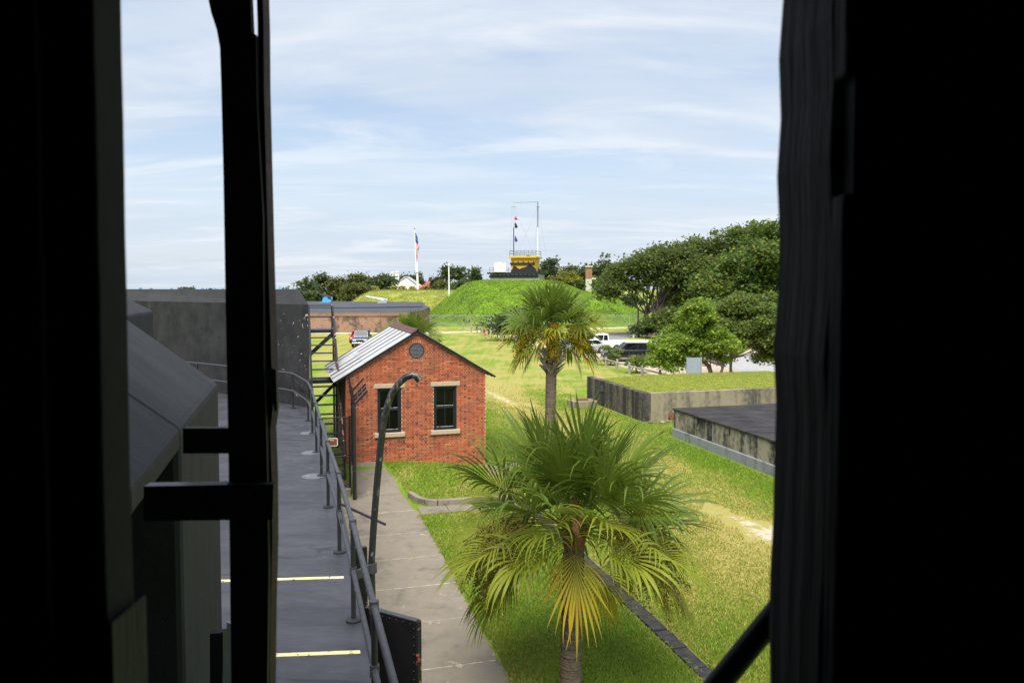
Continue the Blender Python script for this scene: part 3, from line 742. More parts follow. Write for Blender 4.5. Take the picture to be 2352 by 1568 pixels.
def gate_fence():
    g = thing('security_fence', 'black chain-link fence with angled barbed wire arms beside the brick house', 'fence', site(1.75, 24.2), SA)
    line = [(1.69, 24.19), (1.74, 25.1), (1.80, 26.0), (1.87, 27.6)]
    for i, (s, t) in enumerate(line):
        m = MB(); m.tube([site(s, t, 0), site(s, t, 3.0)], .062 if i == 0 else .05, 10); p = m.build('post', 'worn_black_paint', g, smooth=True)
        for dz in ((.62, .52), ):
            m = MB(); m.bar(site(s, t, 2.98), site(s + .42, t, 3.42), .045, .06); m.build('arm', 'black_paint', p)
            m = MB(); m.bar(site(s, t, 2.98), site(s - .12, t, 3.5), .045, .06); m.build('arm', 'black_paint', p)
        m = MB(); m.tube([site(s, t, 2.4), site(s, t, 2.44)], .056, 10); m.build('band', 'chrome', p)
        m = MB(); m.tube([site(s, t, 1.2), site(s, t, 1.23)], .056, 10); m.build('band', 'chrome', p)
    for (a, b) in zip(line[:-1], line[1:]):
        for z in (.1, 2.95):
            m = MB(); m.tube([site(*a, z), site(*b, z)], .022, 6); m.build('rail', 'black_paint', g)
        W = (site(*b) - site(*a)).length
        m = MB(); chain(m, lambda x, z: site(*a).lerp(site(*b), x / W) + Vector((0, 0, z + .08)), W, 2.85, .05, .0065); m.build('wire_mesh', 'black_paint', g)
    rnd = random.Random(2)
    for ds, z in ((.14, 3.14), (.28, 3.28), (.42, 3.42)):
        m = MB(); pts = []
        for k in range(25):
            f = k / 24 * (len(line) - 1); i = min(int(f), len(line) - 2); s, t = [line[i][j] + (line[i + 1][j] - line[i][j]) * (f - i) for j in (0, 1)]
            pts.append(site(s + ds, t, z + rnd.uniform(-.015, .015)))
        m.tube(pts, .004, 4)
        for p in pts: m.bar(p - Vector((.02, 0, .02)), p + Vector((.02, 0, .02)), .004, .004)
        m.build('barbed_wire', 'chrome', g)
    # gate across the foot of the stair
    G = thing('stair_gate', 'black chain-link gate across the foot of the steel stair', 'gate', site(1.1, 24.9), SA)
    for s in (.62, 1.6):
        m = MB(); m.tube([site(s, 24.9, .2), site(s, 24.9, 2.55)], .034, 8); m.build('gate_post', 'black_paint', G, smooth=True)
    for z in (.28, 1.25, 2.5):
        m = MB(); m.tube([site(.62, 24.9, z), site(1.6, 24.9, z)], .022, 8); m.build('gate_rail', 'black_paint', G, smooth=True)
    m = MB(); chain(m, lambda x, z: site(.62 + x, 24.9, .28 + z), .98, 2.2, .055, .006); m.build('wire_mesh', 'black_paint', G)
gate_fence()

def text_obj(name, body, size, mat, parent, loc, extr=.0015):
    c = bpy.data.curves.new(name, 'FONT'); c.body = body; c.size = size; c.align_x = 'CENTER'; c.align_y = 'CENTER'; c.extrude = extr
    tmp = bpy.data.objects.new(name, c); COL.objects.link(tmp)
    dg = bpy.context.evaluated_depsgraph_get(); me = bpy.data.meshes.new_from_object(tmp.evaluated_get(dg))
    bpy.data.objects.remove(tmp); me.materials.clear(); me.materials.append(MATS[mat])
    o = link(name, me, None, parent); o.location = loc; o.rotation_euler = (R(90), 0, 0); return o
def safety_sign():
    c = at(752, 1015.5, 24.2); S = thing('safety_sign', 'brown sign with white border and lettering on the stair gate', 'sign', c, SA - R(4))
    def rr(w, h, r):
        P = []
        for cx, cz, a0 in ((w / 2 - r, h / 2 - r, 0), (-w / 2 + r, h / 2 - r, 90), (-w / 2 + r, -h / 2 + r, 180), (w / 2 - r, -h / 2 + r, 270)):
            for k in range(6): a = R(a0 + k * 18); P.append((cx + r * math.cos(a), 0, cz + r * math.sin(a)))
        return P
    m = MB(); m.prism(rr(.64, .265, .05), (0, .012, 0)); m.build('border', 'white_paint', S, world=False)
    m = MB(); m.prism([(x, -.003, z) for x, _, z in rr(.595, .215, .03)], (0, .0025, 0)); m.build('face', 'sign_brown', S, world=False)
    for i, tx in enumerate(('For Your Safety', 'Fence', 'Closed')):
        text_obj('lettering', tx, .075, 'white_paint', S, (-.03, -.0055, .066 - .066 * i))
safety_sign()

# ------------------------------------------------------------------ the brick house
HA = R(17.0)
HOUSE = onz(1115.4, 1064, 0)               # front right corner at the ground
HW, HL, ZE, ZR = 5.16, 5.35, 3.46, 5.0
def brick_house():
    h = thing('brick_house', 'small red brick house with gable, two black sash windows and tin roof', 'house', HOUSE, HA)
    rnd = random.Random(11)
    # local frame: x runs to the right along the gable (0 at the right corner), y back, z up
    def wx(u, Y=None):                     # pixel column -> local x on the gable plane
        d = ray(u, 800); ca, sa = math.cos(HA), math.sin(HA)
        k = (HOUSE.x * -sa + HOUSE.y * ca) / (d.x * -sa + d.y * ca); p = Vector((d.x * k, d.y * k, 0)); return (p.x - HOUSE.x) * ca + (p.y - HOUSE.y) * sa
    xm = -HW / 2; wins = []
    for uc in (893.6, 1022.4): x = wx(uc); wins.append((x - .435, x + .435, 1.37, 3.0))
    vz, vr = 4.33, .275; vx = wx(956.8)
    def top(x): return ZR - (ZR - ZE) * abs(x - xm) / (HW / 2)
    # mortar bed of the gable (upright strips between and above the openings)
    m = MB()
    xs = sorted({-HW, 0., xm} | {w[0] for w in wins} | {w[1] for w in wins})
    for a, b in zip(xs[:-1], xs[1:]):
        w = next((w for w in wins if w[0] <= a + 1e-6 and b <= w[1] + 1e-6), None)
        if w is None: spans = [[(a, -.2), (b, -.2), (b, top(b)), (a, top(a))]]
        else: spans = [[(a, -.2), (b, -.2), (b, w[2]), (a, w[2])], [(a, w[3]), (b, w[3]), (b, top(b)), (a, top(a))]]
        for P in spans: m.prism([(x, .008, z) for x, z in P], (0, .22, 0))
    wall = m.build('gable_wall', 'mortar', h, world=False)
    # side walls and back wall with one window opening
    m = MB(); m.box((-HW, .23, -.2), (-HW + .2, HL, ZE)); m.build('side_wall', 'far_brick', h, world=False); m = MB(); m.box((-.2, .23, -.2), (0, HL, ZE)); m.build('side_wall', 'far_brick', h, world=False)
    m = MB(); bx = -HW + .75
    m.box((-HW + .2, HL - .2, -.2), (bx, HL, 3.2)); m.box((bx, HL - .2, -.2), (bx + .9, HL, 1.27)); m.box((bx, HL - .2, 2.95), (bx + .9, HL, 3.2)); m.box((bx + .9, HL - .2, -.2), (-.2, HL, 3.2))
    m.prism([(-HW + .2, HL - .2, 3.2), (-.2, HL - .2, 3.2), (-.2, HL - .2, ZE), (xm, HL - .2, ZR - .1), (-HW + .2, HL - .2, ZE)], (0, .2, 0)); m.build('back_wall', 'far_brick', h, world=False)
    m = MB(); m.box((-HW + .2, .23, 0), (-.2, HL - .2, .05)); m.build('inner_floor', 'dark_room', h, world=False)
    m = MB(); m.box((bx, HL - .13, 1.27), (bx + .06, HL - .08, 2.95)); m.box((bx + .84, HL - .13, 1.27), (bx + .9, HL - .08, 2.95)); m.box((bx + .06, HL - .125, 2.08), (bx + .84, HL - .085, 2.14)); m.build('back_window', 'black_paint', h, world=False)
    # Flemish bond
    ch = .0705; cells = []
    nz = int(ZR / ch) + 1
    for c in range(-2, nz):
        z0 = c * ch; z1 = z0 + ch - .012; zm = z0 + ch / 2
        if z1 > ZR: break
        lim = (HW / 2) if z1 <= ZE else (HW / 2) * (ZR - z1) / (ZR - ZE)
        x0, x1 = xm - lim, xm + lim
        holes = [(a - .004, b + .004) for a, b, wz0, wz1 in wins if wz0 - .02 < zm < wz1 + .02]
        for a, b, wz0, wz1 in wins:
            if wz1 - .01 < zm < wz1 + .165 or wz0 - .16 < zm < wz0 + .01: holes.append(((a + b) / 2 - .555, (a + b) / 2 + .555))
        if abs(zm - vz) < .40: q = math.sqrt(.40 ** 2 - (zm - vz) ** 2); holes.append((vx - q, vx + q))
        x = -HW - (.0 if c % 2 else .155) - .02; k = 0
        while x < 0.02:
            L = .205 if k % 2 == 0 else .1; a, b = x, x + L; x += L + .012; k += 1
            parts = [(max(a, x0), min(b, x1))]
            for ha, hb in holes:
                nx = []
                for p, q in parts:
                    if q <= ha or p >= hb: nx.append((p, q))
                    else: nx += [(p, ha), (hb, q)]
                parts = nx
            for p, q in parts:
                if q - p > .03: cells.append((p, q, z0, z1, abs((q - p) - L) < .003, L))
    whole = [c for c in cells if c[4] and c[2] > 2.2]
    whole.sort(key=lambda c: abs(c[2] - 3.4) + .12 * abs(c[0] - xm)); chosen = set(id(c) for c in whole[:296])
    mes = {}
    for L in (.205, .1):
        bm_ = MB(); bm_.box((0, 0, 0), (L, .06, ch - .012)); me = bm_.mesh('brick'); me.materials.append(MATS['brick' if L > .15 else 'brick_header']); mes[L] = me
    many = MB()
    for c in cells:
        yo = rnd.uniform(-.002, .003)
        if id(c) in chosen:
            o = link('brick', mes[c[5]], None, wall); o.location = (c[0], yo, c[2])
        else:
            many.mi = 0 if c[5] > .15 else 1
            many.box((c[0], yo, c[2]), (c[1], .06, c[3]))
    o = many.build('brickwork', None, wall, world=False, mats=['brick_many', 'brick_header_many']); o['kind'] = 'stuff'
    # windows
    for a, b, z0, z1 in wins:
        c = (a + b) / 2
        W = thing('window', None, None); W.parent = h; W.location = (c, 0, z0)
        hw = (b - a) / 2; hh = z1 - z0
        m = MB(); m.box((-.55, -.035, hh + .002), (.55, .1, hh + .165)); m.build('lintel', 'sandstone', h, world=False, bevel=.012).location = (c, 0, z0)
        m = MB(); m.box((-.55, -.075, -.155), (.55, .12, -.004)); m.build('sill', 'sandstone', h, world=False, bevel=.012).location = (c, 0, z0)
        m = MB(); m.box((-hw + .002, .03, .002), (-hw + .075, .14, hh)); m.box((hw - .075, .03, .002), (hw - .002, .14, hh)); m.box((-hw + .075, .032, hh - .08), (hw - .075, .14, hh)); m.box((-hw + .075, .028, .002), (hw - .075, .14, .06)); m.build('frame', 'black_paint', W, world=False)
        mid = hh / 2 + .03
        for lo, hi, y in ((.06, mid, .075), (mid, hh - .08, .10)):
            m = MB(); x0, x1 = -hw + .075, hw - .075
            m.box((x0, y, lo), (x0 + .045, y + .03, hi)); m.box((x1 - .045, y, lo), (x1, y + .03, hi)); m.box((x0 + .045, y, hi - .045), (x1 - .045, y + .03, hi)); m.box((x0 + .045, y, lo), (x1 - .045, y + .03, lo + .045)); m.box((-.012, y + .004, lo + .045), (.012, y + .026, hi - .045)); m.build('sash', 'sash_worn', W, world=False)
            m = MB(); m.box((x0 + .045, y - .004, lo + .045), (x1 - .045, y + .0, lo + .06)); m.build('paint_flake', 'flaked_white', W, world=False)
            for p, q in ((x0 + .045, -.012), (.012, x1 - .045)):
                m = MB(); m.box((p, y + .012, lo + .045), (q, y + .016, hi - .045)); m.build('pane', 'window_glass', W, world=False)
    # round louvre with its ring of bricks
    V = thing('vent', None, None); V.parent = h; V.location = (vx, 0, vz)
    N = 30; bmv = MB(); bmv.box((vr + .012, -.010, -.024), (vr + .115, .05, .024)); me = bmv.mesh('brick'); me.materials.append(MATS['brick'])
    for k in range(N):
        o = link('brick', me, None, V); o.rotation_euler = (0, -2 * math.pi * k / N, 0)
    m = MB(); m.lathe([(vr + .008, .006), (vr + .008, .0), (vr - .03, -.004), (vr - .03, .006)], (0, 0, 0), 36, 'y'); m.build('rim', 'navy_paint', V, world=False)
    for z in np.arange(-.22, .24, .048):
        q = math.sqrt(max((vr - .028) ** 2 - z * z, 0))
        if q > .05:
            m = MB(); m.add([(-q, .002, z - .012), (q, .002, z - .012), (q, -.018, z - .016), (-q, -.018, z - .016), (-q, .005, z + .006), (q, .005, z + .006), (q, -.013, z + .002), (-q, -.013, z + .002)], [(0, 1, 2, 3), (4, 7, 6, 5), (0, 4, 5, 1), (3, 2, 6, 7), (0, 3, 7, 4), (1, 5, 6, 2)]); m.build('slat', 'vent_grey', V, world=False)
    # roof: two slopes of metal sheets, ridge cap, rafters
    ang = math.atan2(ZR - ZE, HW / 2); ov = .50; yf = -.14; yb = HL + .15
    for sd in (-1, 1):
        r_ = thing('roof_slope', None, None); r_.parent = h; r_.location = (xm, 0, ZR + .085); r_.rotation_euler = (0, ang if sd > 0 else math.pi - ang, 0)
        Ls = HW / 2 / math.cos(ang) + ov; fl = 1 if sd > 0 else -1
        ny = 6; w = (yb - yf) / ny
        for k in range(ny):
            y0 = yf + k * w
            for (xa, xb, zz_) in ((.04, Ls * .64, .010), (Ls * .62, Ls, .0)):
                m = MB(); z = zz_ * fl
                m.box((xa, y0 + .004, min(z, z + .008 * fl)), (xb, y0 + w - .004, max(z, z + .008 * fl)))
                for yy in (y0 + w * .5,):
                    hgt = .012 * fl; m.add([(xa, yy - .02, z + .008 * fl), (xb, yy - .02, z + .008 * fl), (xb, yy, z + hgt + .008 * fl), (xa, yy, z + hgt + .008 * fl), (xa, yy + .02, z + .008 * fl), (xb, yy + .02, z + .008 * fl)], [(0, 1, 2, 3), (3, 2, 5, 4), (0, 3, 4), (1, 5, 2)])
                m.build('roof_sheet', 'roof_metal', r_, world=False)
            m = MB(); yy = y0 + w; ww = (.016, .055, .02, .075)[k % 4]; m.box((.06, yy - ww, min(.016 * fl, .040 * fl)), (Ls * (1 if k % 4 != 3 else .6) - .02, yy + .010, max(.016 * fl, .040 * fl))); m.build('roof_seam', 'roof_rust' if k % 2 else 'seam_dark', r_, world=False)
        m = MB(); m.box((0, yf + .03, min(0, -.07 * fl) - .001 * fl), (Ls - .06, yf + .07, max(0, -.07 * fl) - .002 * fl)); m.build('rake_board', 'black_paint', r_, world=False)
        m = MB()
        for yy in np.arange(.1, HL, .6): m.box((.05, yy, min(-.002 * fl, -.09 * fl)), (Ls - .1, yy + .05, max(-.002 * fl, -.09 * fl)))
        m.build('rafter', 'black_paint', r_, world=False)
    m = MB(); d = .30; zr = ZR + .128
    for sd in (-1, 1): m.add([(xm, yf - .02, zr), (xm, yb + .02, zr), (xm + sd * d * math.cos(ang), yb + .02, zr - d * math.sin(ang)), (xm + sd * d * math.cos(ang), yf - .02, zr - d * math.sin(ang)), (xm, yf - .02, zr + .02), (xm, yb + .02, zr + .02), (xm + sd * d * math.cos(ang), yb + .02, zr + .015 - d * math.sin(ang)), (xm + sd * d * math.cos(ang), yf - .02, zr + .015 - d * math.sin(ang))], [(0, 1, 2, 3), (4, 7, 6, 5), (0, 4, 5, 1), (3, 2, 6, 7), (0, 3, 7, 4), (1, 5, 6, 2)])
    m.build('ridge_cap', 'roof_rust', h, world=False)
    m = MB(); m.box((-HW - .36, HL - .5, ZE - .32), (-HW - .22, HL + .1, ZE - .22)); m.build('gutter_end', 'black_paint', h, world=False)
chipped('sash_worn', (.016, .017, .02), (.5, .5, .48), .70, .5, 24); chipped('flaked_white', (.55, .55, .53), (.03, .03, .03), .55, .7, 20)
plain('vent_grey', (.13, .14, .155), .6, var=.3, scale=14)
brick_house()
# apron slab at the right foot of the house
o = MB().sbox(6.6, 8.2, 26.2, 27.9, -.1, .01).build('apron_slab', 'walk_concrete'); tag(o, 'small pale concrete apron at the right corner of brick house', None, kind='structure')

# ------------------------------------------------------------------ palms
def frond(rnd, az, e0, lp, lb, droop, nseg, spread, roll, curl):
    """one costapalmate frond in the palm's own frame; returns verts, quads, 'along' values"""
    V = []; F = []; A = []
    ca, sa = math.cos(az), math.sin(az)
    def W(p): return Vector((p[0] * ca - p[1] * sa, p[0] * sa + p[1] * ca, p[2]))
    # petiole: an arc that sags
    p = Vector((.10, 0, 0)); e = e0; n = 7; pts = [p.copy()]
    for i in range(n):
        e -= curl / n; p = p + Vector((math.cos(e), 0, math.sin(e))) * lp / n; pts.append(p.copy())
    for i, q in enumerate(pts):
        w = .026 * (1 - .55 * i / n)
        for dy_, dz_ in ((-w, 0), (0, -w * .8), (w, 0), (0, w * .35)): V.append(W((q.x, q.y + dy_, q.z + dz_))); A.append(0.05)
    for i in range(n):
        for k in range(4): F.append((i * 4 + k, i * 4 + (k + 1) % 4, i * 4 + 4 + (k + 1) % 4, i * 4 + 4 + k))
    D = Vector((math.cos(e), 0, math.sin(e))); L = Vector((0, 1, 0)); N = D.cross(L); N = -N if N.z < 0 and e0 < 1.2 else N
    cr, sr = math.cos(roll), math.sin(roll); L, N = L * cr + N * sr, N * cr - L * sr
    base = pts[-1]; cl = .28 * lb
    for k in range(nseg):
        ph = (k / (nseg - 1) * 2 - 1); phi = ph * spread
        d = D * math.cos(phi) + L * math.sin(phi)
        d = (d + N * (.34 * abs(math.sin(phi))) * (1 if e0 > .2 else .5)).normalized()
        off = base + D * cl * max(0, math.cos(phi)) * (1 - abs(ph)) - Vector((0, 0, 1)) * droop * .10 * (1 - abs(ph))
        ln = lb * (1 - .30 * abs(ph) ** 1.6) * rnd.uniform(.80, 1.10)
        side = N.cross(d).normalized(); dphi = 2 * spread / nseg
        sag = droop * rnd.uniform(.6, 1.4) + (rnd.uniform(.6, 2.2) if rnd.random() < .16 else 0); tw = rnd.uniform(-.22, .22)
        b0 = len(V); st_ = (0, .16, .34, .52, .68, .83, .94, 1.0); pos = off.copy(); dirn = d.copy(); prev = 0
        for j, r in enumerate(st_):
            if j:
                g = max(0, r - .34); dirn = (dirn + Vector((0, 0, -1)) * sag * g * .85 + side * tw * g).normalized()
                pos = pos + dirn * ln * (r - prev)
            prev = r
            w = min(r, .38) * ln * dphi * .53 * (1 if r < .66 else max(.05, (1 - r) / .34))
            w = max(w, .0022)
            s2 = side
            for sx, uz in ((-1, 0), (0, 1), (1, 0)): V.append(W(pos + s2 * w * sx + N * (w * .55 * uz))); A.append(r)
        for j in range(len(st_) - 1):
            for q in (0, 1): F.append((b0 + j * 3 + q, b0 + j * 3 + q + 1, b0 + j * 3 + q + 4, b0 + j * 3 + q + 3))
    return V, F, A

def add_frond(root, org, mat, rnd, **k):
    if k['e0'] < 0: k['spread'] *= .8
    V, F, A = frond(rnd, **k)
    np_mesh('frond', np.array([tuple(v + Vector(org)) for v in V]), np.array(F), mat, root, world=False, attrs={'along': A})

def fruit_cluster(root, org, rnd, az, reach, drop, mat, n=46, bs=.015):
    m = MB(); org = Vector(org); h = Vector((math.cos(az), math.sin(az), 0)); P = []
    for i in range(11):
        f = i / 10; P.append(org + h * (reach * (1 - (1 - f) ** 1.7)) + Vector((0, 0, .30 * math.sin(f * 2.2) - drop * f ** 2.6)))
    m.tube(P, [.016 * (1 - .7 * i / 10) for i in range(11)], 5)
    B = []
    for i in range(n):
        f = rnd.uniform(.38, 1); x = f * 10; k = min(int(x), 9); a = P[k].lerp(P[k + 1], x - k)
        d = Vector((rnd.gauss(0, 1), rnd.gauss(0, 1), rnd.gauss(-.35, .6))).normalized(); L = rnd.uniform(.16, .36)
        q = [a + d * L * g + Vector((0, 0, -.22 * g * g)) for g in (0, .35, .7, 1)]; m.tube(q, [.0045, .0035, .003, .002], 3, False)
        for _ in range(9):
            g = rnd.uniform(.25, 1); i2 = min(int(g * 3), 2); c = q[i2].lerp(q[i2 + 1], g * 3 - i2) + Vector((rnd.gauss(0, .025), rnd.gauss(0, .025), rnd.gauss(0, .025))); B.append(c)
    for c in B:
        r = bs * rnd.uniform(.8, 1.4); m.add([c + Vector(v) * r for v in ((1, 0, 0), (-1, 0, 0), (0, 1, 0), (0, -1, 0), (0, 0, 1), (0, 0, -1))], [(0, 2, 4), (2, 1, 4), (1, 3, 4), (3, 0, 4), (2, 0, 5), (1, 2, 5), (3, 1, 5), (0, 3, 5)])
    me = bpy.data.meshes.new('fruit_cluster'); me.from_pydata([tuple(v) for v in m.v], [], m.f); me.update(); link('fruit_cluster', me, mat, root)

def palm_trunk(root, h, r0, r1, seed, lean=(0, 0)):
    rnd = random.Random(seed); n = 22; rows = int(h / .035); V = []; F = []
    for i in range(rows + 1):
        f = i / rows; z = f * h; r = r0 + (r1 - r0) * f + .05 * math.exp(-z / .25)
        ring = .007 * (1 if i % 3 == 0 else -.4) + rnd.uniform(-.003, .003)
        for k in range(n):
            a = 2 * math.pi * k / n; rr = r + ring + .008 * math.sin(a * 3 + i * .6) * rnd.random() + rnd.uniform(-.004, .004)
            V.append((rr * math.cos(a) + lean[0] * f, rr * math.sin(a) + lean[1] * f, z - .03))
    for i in range(rows):
        for k in range(n): F.append((i * n + k, i * n + (k + 1) % n, (i + 1) * n + (k + 1) % n, (i + 1) * n + k))
    np_mesh('trunk', np.array(V), np.array(F), 'palm_trunk', root, world=False, smooth=True)

def palm(label, loc, h, r0, r1, nf, seed, lp, lb, boots=False, fruits=(), lean=(0, 0), nseg=40, special=(), minage=1.0, mats=None):
    rnd = random.Random(seed); root = thing('palm_tree', label, 'palm tree', loc, 0, 'cabbage palms on the lawn')
    palm_trunk(root, h, r0, r1, seed, lean); org = (lean[0], lean[1], h)
    m = MB(); m.lathe([(r1 * .95, -.25), (r1 * 1.15, -.05), (r1 * 1.0, .15), (r1 * .55, .38), (.03, .6)], org, 12); m.build('heart', 'fibre', root, world=False, smooth=True)
    for i in range(nf):
        age = i / (nf - 1) * minage; az = i * 2.39996 + rnd.uniform(-.25, .25)
        e0 = R(84 - 98 * age ** 1.15 + rnd.uniform(-8, 8)); mt = 'frond_green' if age < .55 else ('frond_lime' if rnd.random() < .75 else 'frond_green')
        if age > .9: mt = 'frond_yellow' if rnd.random() < .45 else 'frond_lime'
        if mats: mt = mats(age, rnd)
        if age > .52 and 3.55 < az % 6.2832 < 5.88: az += 1.5 if az % 6.2832 > 4.71 else -1.5
        add_frond(root, org, mt, rnd, az=az, e0=e0, lp=lp * rnd.uniform(.82, 1.12) * (.75 + .35 * min(1, age * 2)), lb=lb * rnd.uniform(.9, 1.1), droop=.10 + .85 * age ** 1.4 + rnd.uniform(0, .22), nseg=nseg, spread=R(rnd.uniform(112, 138)), roll=rnd.uniform(-.95, .95), curl=R(6 + 34 * age + rnd.uniform(-5, 8)))
    for (azd, e0d, mt, lpm, dr, cu, rl, *ex) in special:
        add_frond(root, org, mt, rnd, az=R(azd), e0=R(e0d), lp=lp * lpm, lb=lb * (ex[1] if ex else 1), droop=dr, nseg=nseg if not ex else int(nseg * .6), spread=R(ex[0] if ex else 118), roll=rl, curl=R(cu))
    for (azd, reach, drop, mt) in fruits: fruit_cluster(root, (org[0], org[1], org[2] + .12), rnd, R(azd), reach, drop, mt, *((90, .026) if mt == 'fruit_yellow' else ()))
    if boots:
        m = MB(); m.add([(0, -.06, 0), (0, .06, 0), (.10, -.045, .22), (.10, .045, .22), (.27, -.02, .46), (.27, .02, .46), (.012, -.05, 0), (.012, .05, 0), (.125, -.036, .215), (.125, .036, .215), (.285, -.012, .45), (.285, .012, .45)], [(0, 1, 3, 2), (2, 3, 5, 4), (6, 8, 9, 7), (8, 10, 11, 9), (4, 5, 11, 10), (0, 2, 8, 6), (1, 7, 9, 3), (2, 4, 10, 8), (3, 9, 11, 5), (0, 6, 7, 1)]); me = m.mesh('leaf_base'); me.materials.append(MATS['boot'])
        for i in range(84):
            f = i / 83; a = i * 2.4 + rnd.uniform(-.3, .3); z = h - 1.55 + 1.35 * f
            o = link('leaf_base', me, None, root); rr = r1 * .95; lf = z / h
            o.location = (lean[0] * lf + rr * math.cos(a), lean[1] * lf + rr * math.sin(a), z); o.rotation_euler = Euler((rnd.choice((-1, 1)) * rnd.uniform(.5, 1.0), rnd.uniform(-.30, .12), a)); sc_ = rnd.uniform(.7, 1.1); o.scale = (sc_, sc_, sc_)
    return root
P1 = at(1309, 1568, 12.0)
palm('nearest cabbage palm with large green fans and olive fruit strands, in the foreground', (P1.x, 12.0, 0), 2.75, .165, .17, 40, 21, 1.05, 1.0, nseg=36, lean=(.06, 0),
     fruits=((178, 1.65, .95, 'fruit'), (192, 1.55, 1.05, 'fruit'), (204, 1.5, 1.15, 'fruit'), (214, 1.45, .9, 'fruit'), (356, 1.6, .95, 'fruit'), (342, 1.55, 1.05, 'fruit'), (330, 1.5, 1.15, 'fruit'), (318, 1.35, 1.0, 'fruit'), (90, 1.1, .6, 'fruit')),
     special=((268, 48, 'frond_yellow', .58, .5, 112, .05, 56, 1.05), (258, 20, 'frond_yellow', .35, .9, 90, .2, 50, .8), (240, 34, 'frond_lime', .72, .75, 48, .3, 90, .8), (298, 34, 'frond_lime', .72, .75, 48, -.3, 90, .8), (200, 22, 'frond_lime', 1.1, .8, 42, .1), (335, 22, 'frond_lime', 1.1, .8, 42, -.1), (310, 24, 'frond_lime', .9, .8, 42, .4, 90, .85), (224, 22, 'frond_lime', .9, .8, 42, -.4, 90, .85), (182, 2, 'frond_green', 1.05, 1.1, 48, .2), (196, -4, 'frond_green', 1.0, 1.2, 44, .4), (350, 4, 'frond_lime', 1.1, 1.1, 46, -.1), (8, 8, 'frond_yellow', 1.1, 1.0, 50, .2),
              (250, 66, 'frond_green', 1.0, .3, 8, 0), (20, 58, 'frond_green', 1.05, .35, 10, .15), (165, 52, 'frond_green', 1.05, .4, 12, -.1), (245, 44, 'frond_lime', .7, .9, 34, .4), (292, 46, 'frond_lime', .7, .9, 30, -.4), (282, 78, 'frond_green', 1.1, .15, 4, .1), (300, 62, 'frond_green', 1.1, .2, 6, .2), (215, 70, 'frond_green', 1.1, .2, 5, -.1)))
P2 = at(1262, 900, 29.3)
palm('cabbage palm with shaggy trunk and yellow fruit, right of the brick house', (P2.x, 29.3, 0), 4.9, .20, .21, 44, 5, .95, 1.0, boots=True, nseg=19, lean=(.1, 0),
     fruits=((-2, 1.35, .8, 'fruit_yellow'), (338, 1.2, .9, 'fruit_yellow'), (280, .42, 1.0, 'fruit_yellow'), (262, .5, 1.1, 'fruit_yellow'), (178, 1.4, 1.0, 'fruit'), (195, 1.3, 1.15, 'fruit_yellow')),
     special=((352, -2, 'frond_yellow', 1.1, 1.3, 48, .2), (338, -8, 'frond_dead', 1.0, 1.6, 55, 0, 60, .9), (5, 6, 'frond_yellow', 1.15, 1.0, 45, -.2), (190, -2, 'frond_lime', 1.15, 1.3, 48, 0), (250, 30, 'frond_yellow', .55, .9, 50, 0, 75, .75), (178, 14, 'frond_yellow', 1.2, .8, 35, .3), (270, 72, 'frond_green', 1.1, .15, 5, 0), (310, 60, 'frond_green', 1.1, .25, 8, .1), (230, 62, 'frond_green', 1.1, .2, 8, -.1), (275, 30, 'frond_lime', .8, .8, 25, .2)))
P3 = at(948, 775, 50)
palm('cabbage palm partly hidden behind the brick house roof', (P3.x, 50, 0), 3.5, .2, .2, 34, 9, .9, 1.0, nseg=24, mats=lambda a, r: 'frond_green' if a < .8 else 'frond_lime',
     special=((0, -5, 'frond_yellow', 1.1, 2.4, 40, 0), (350, -14, 'frond_lime', 1.1, 2.5, 40, .2)))

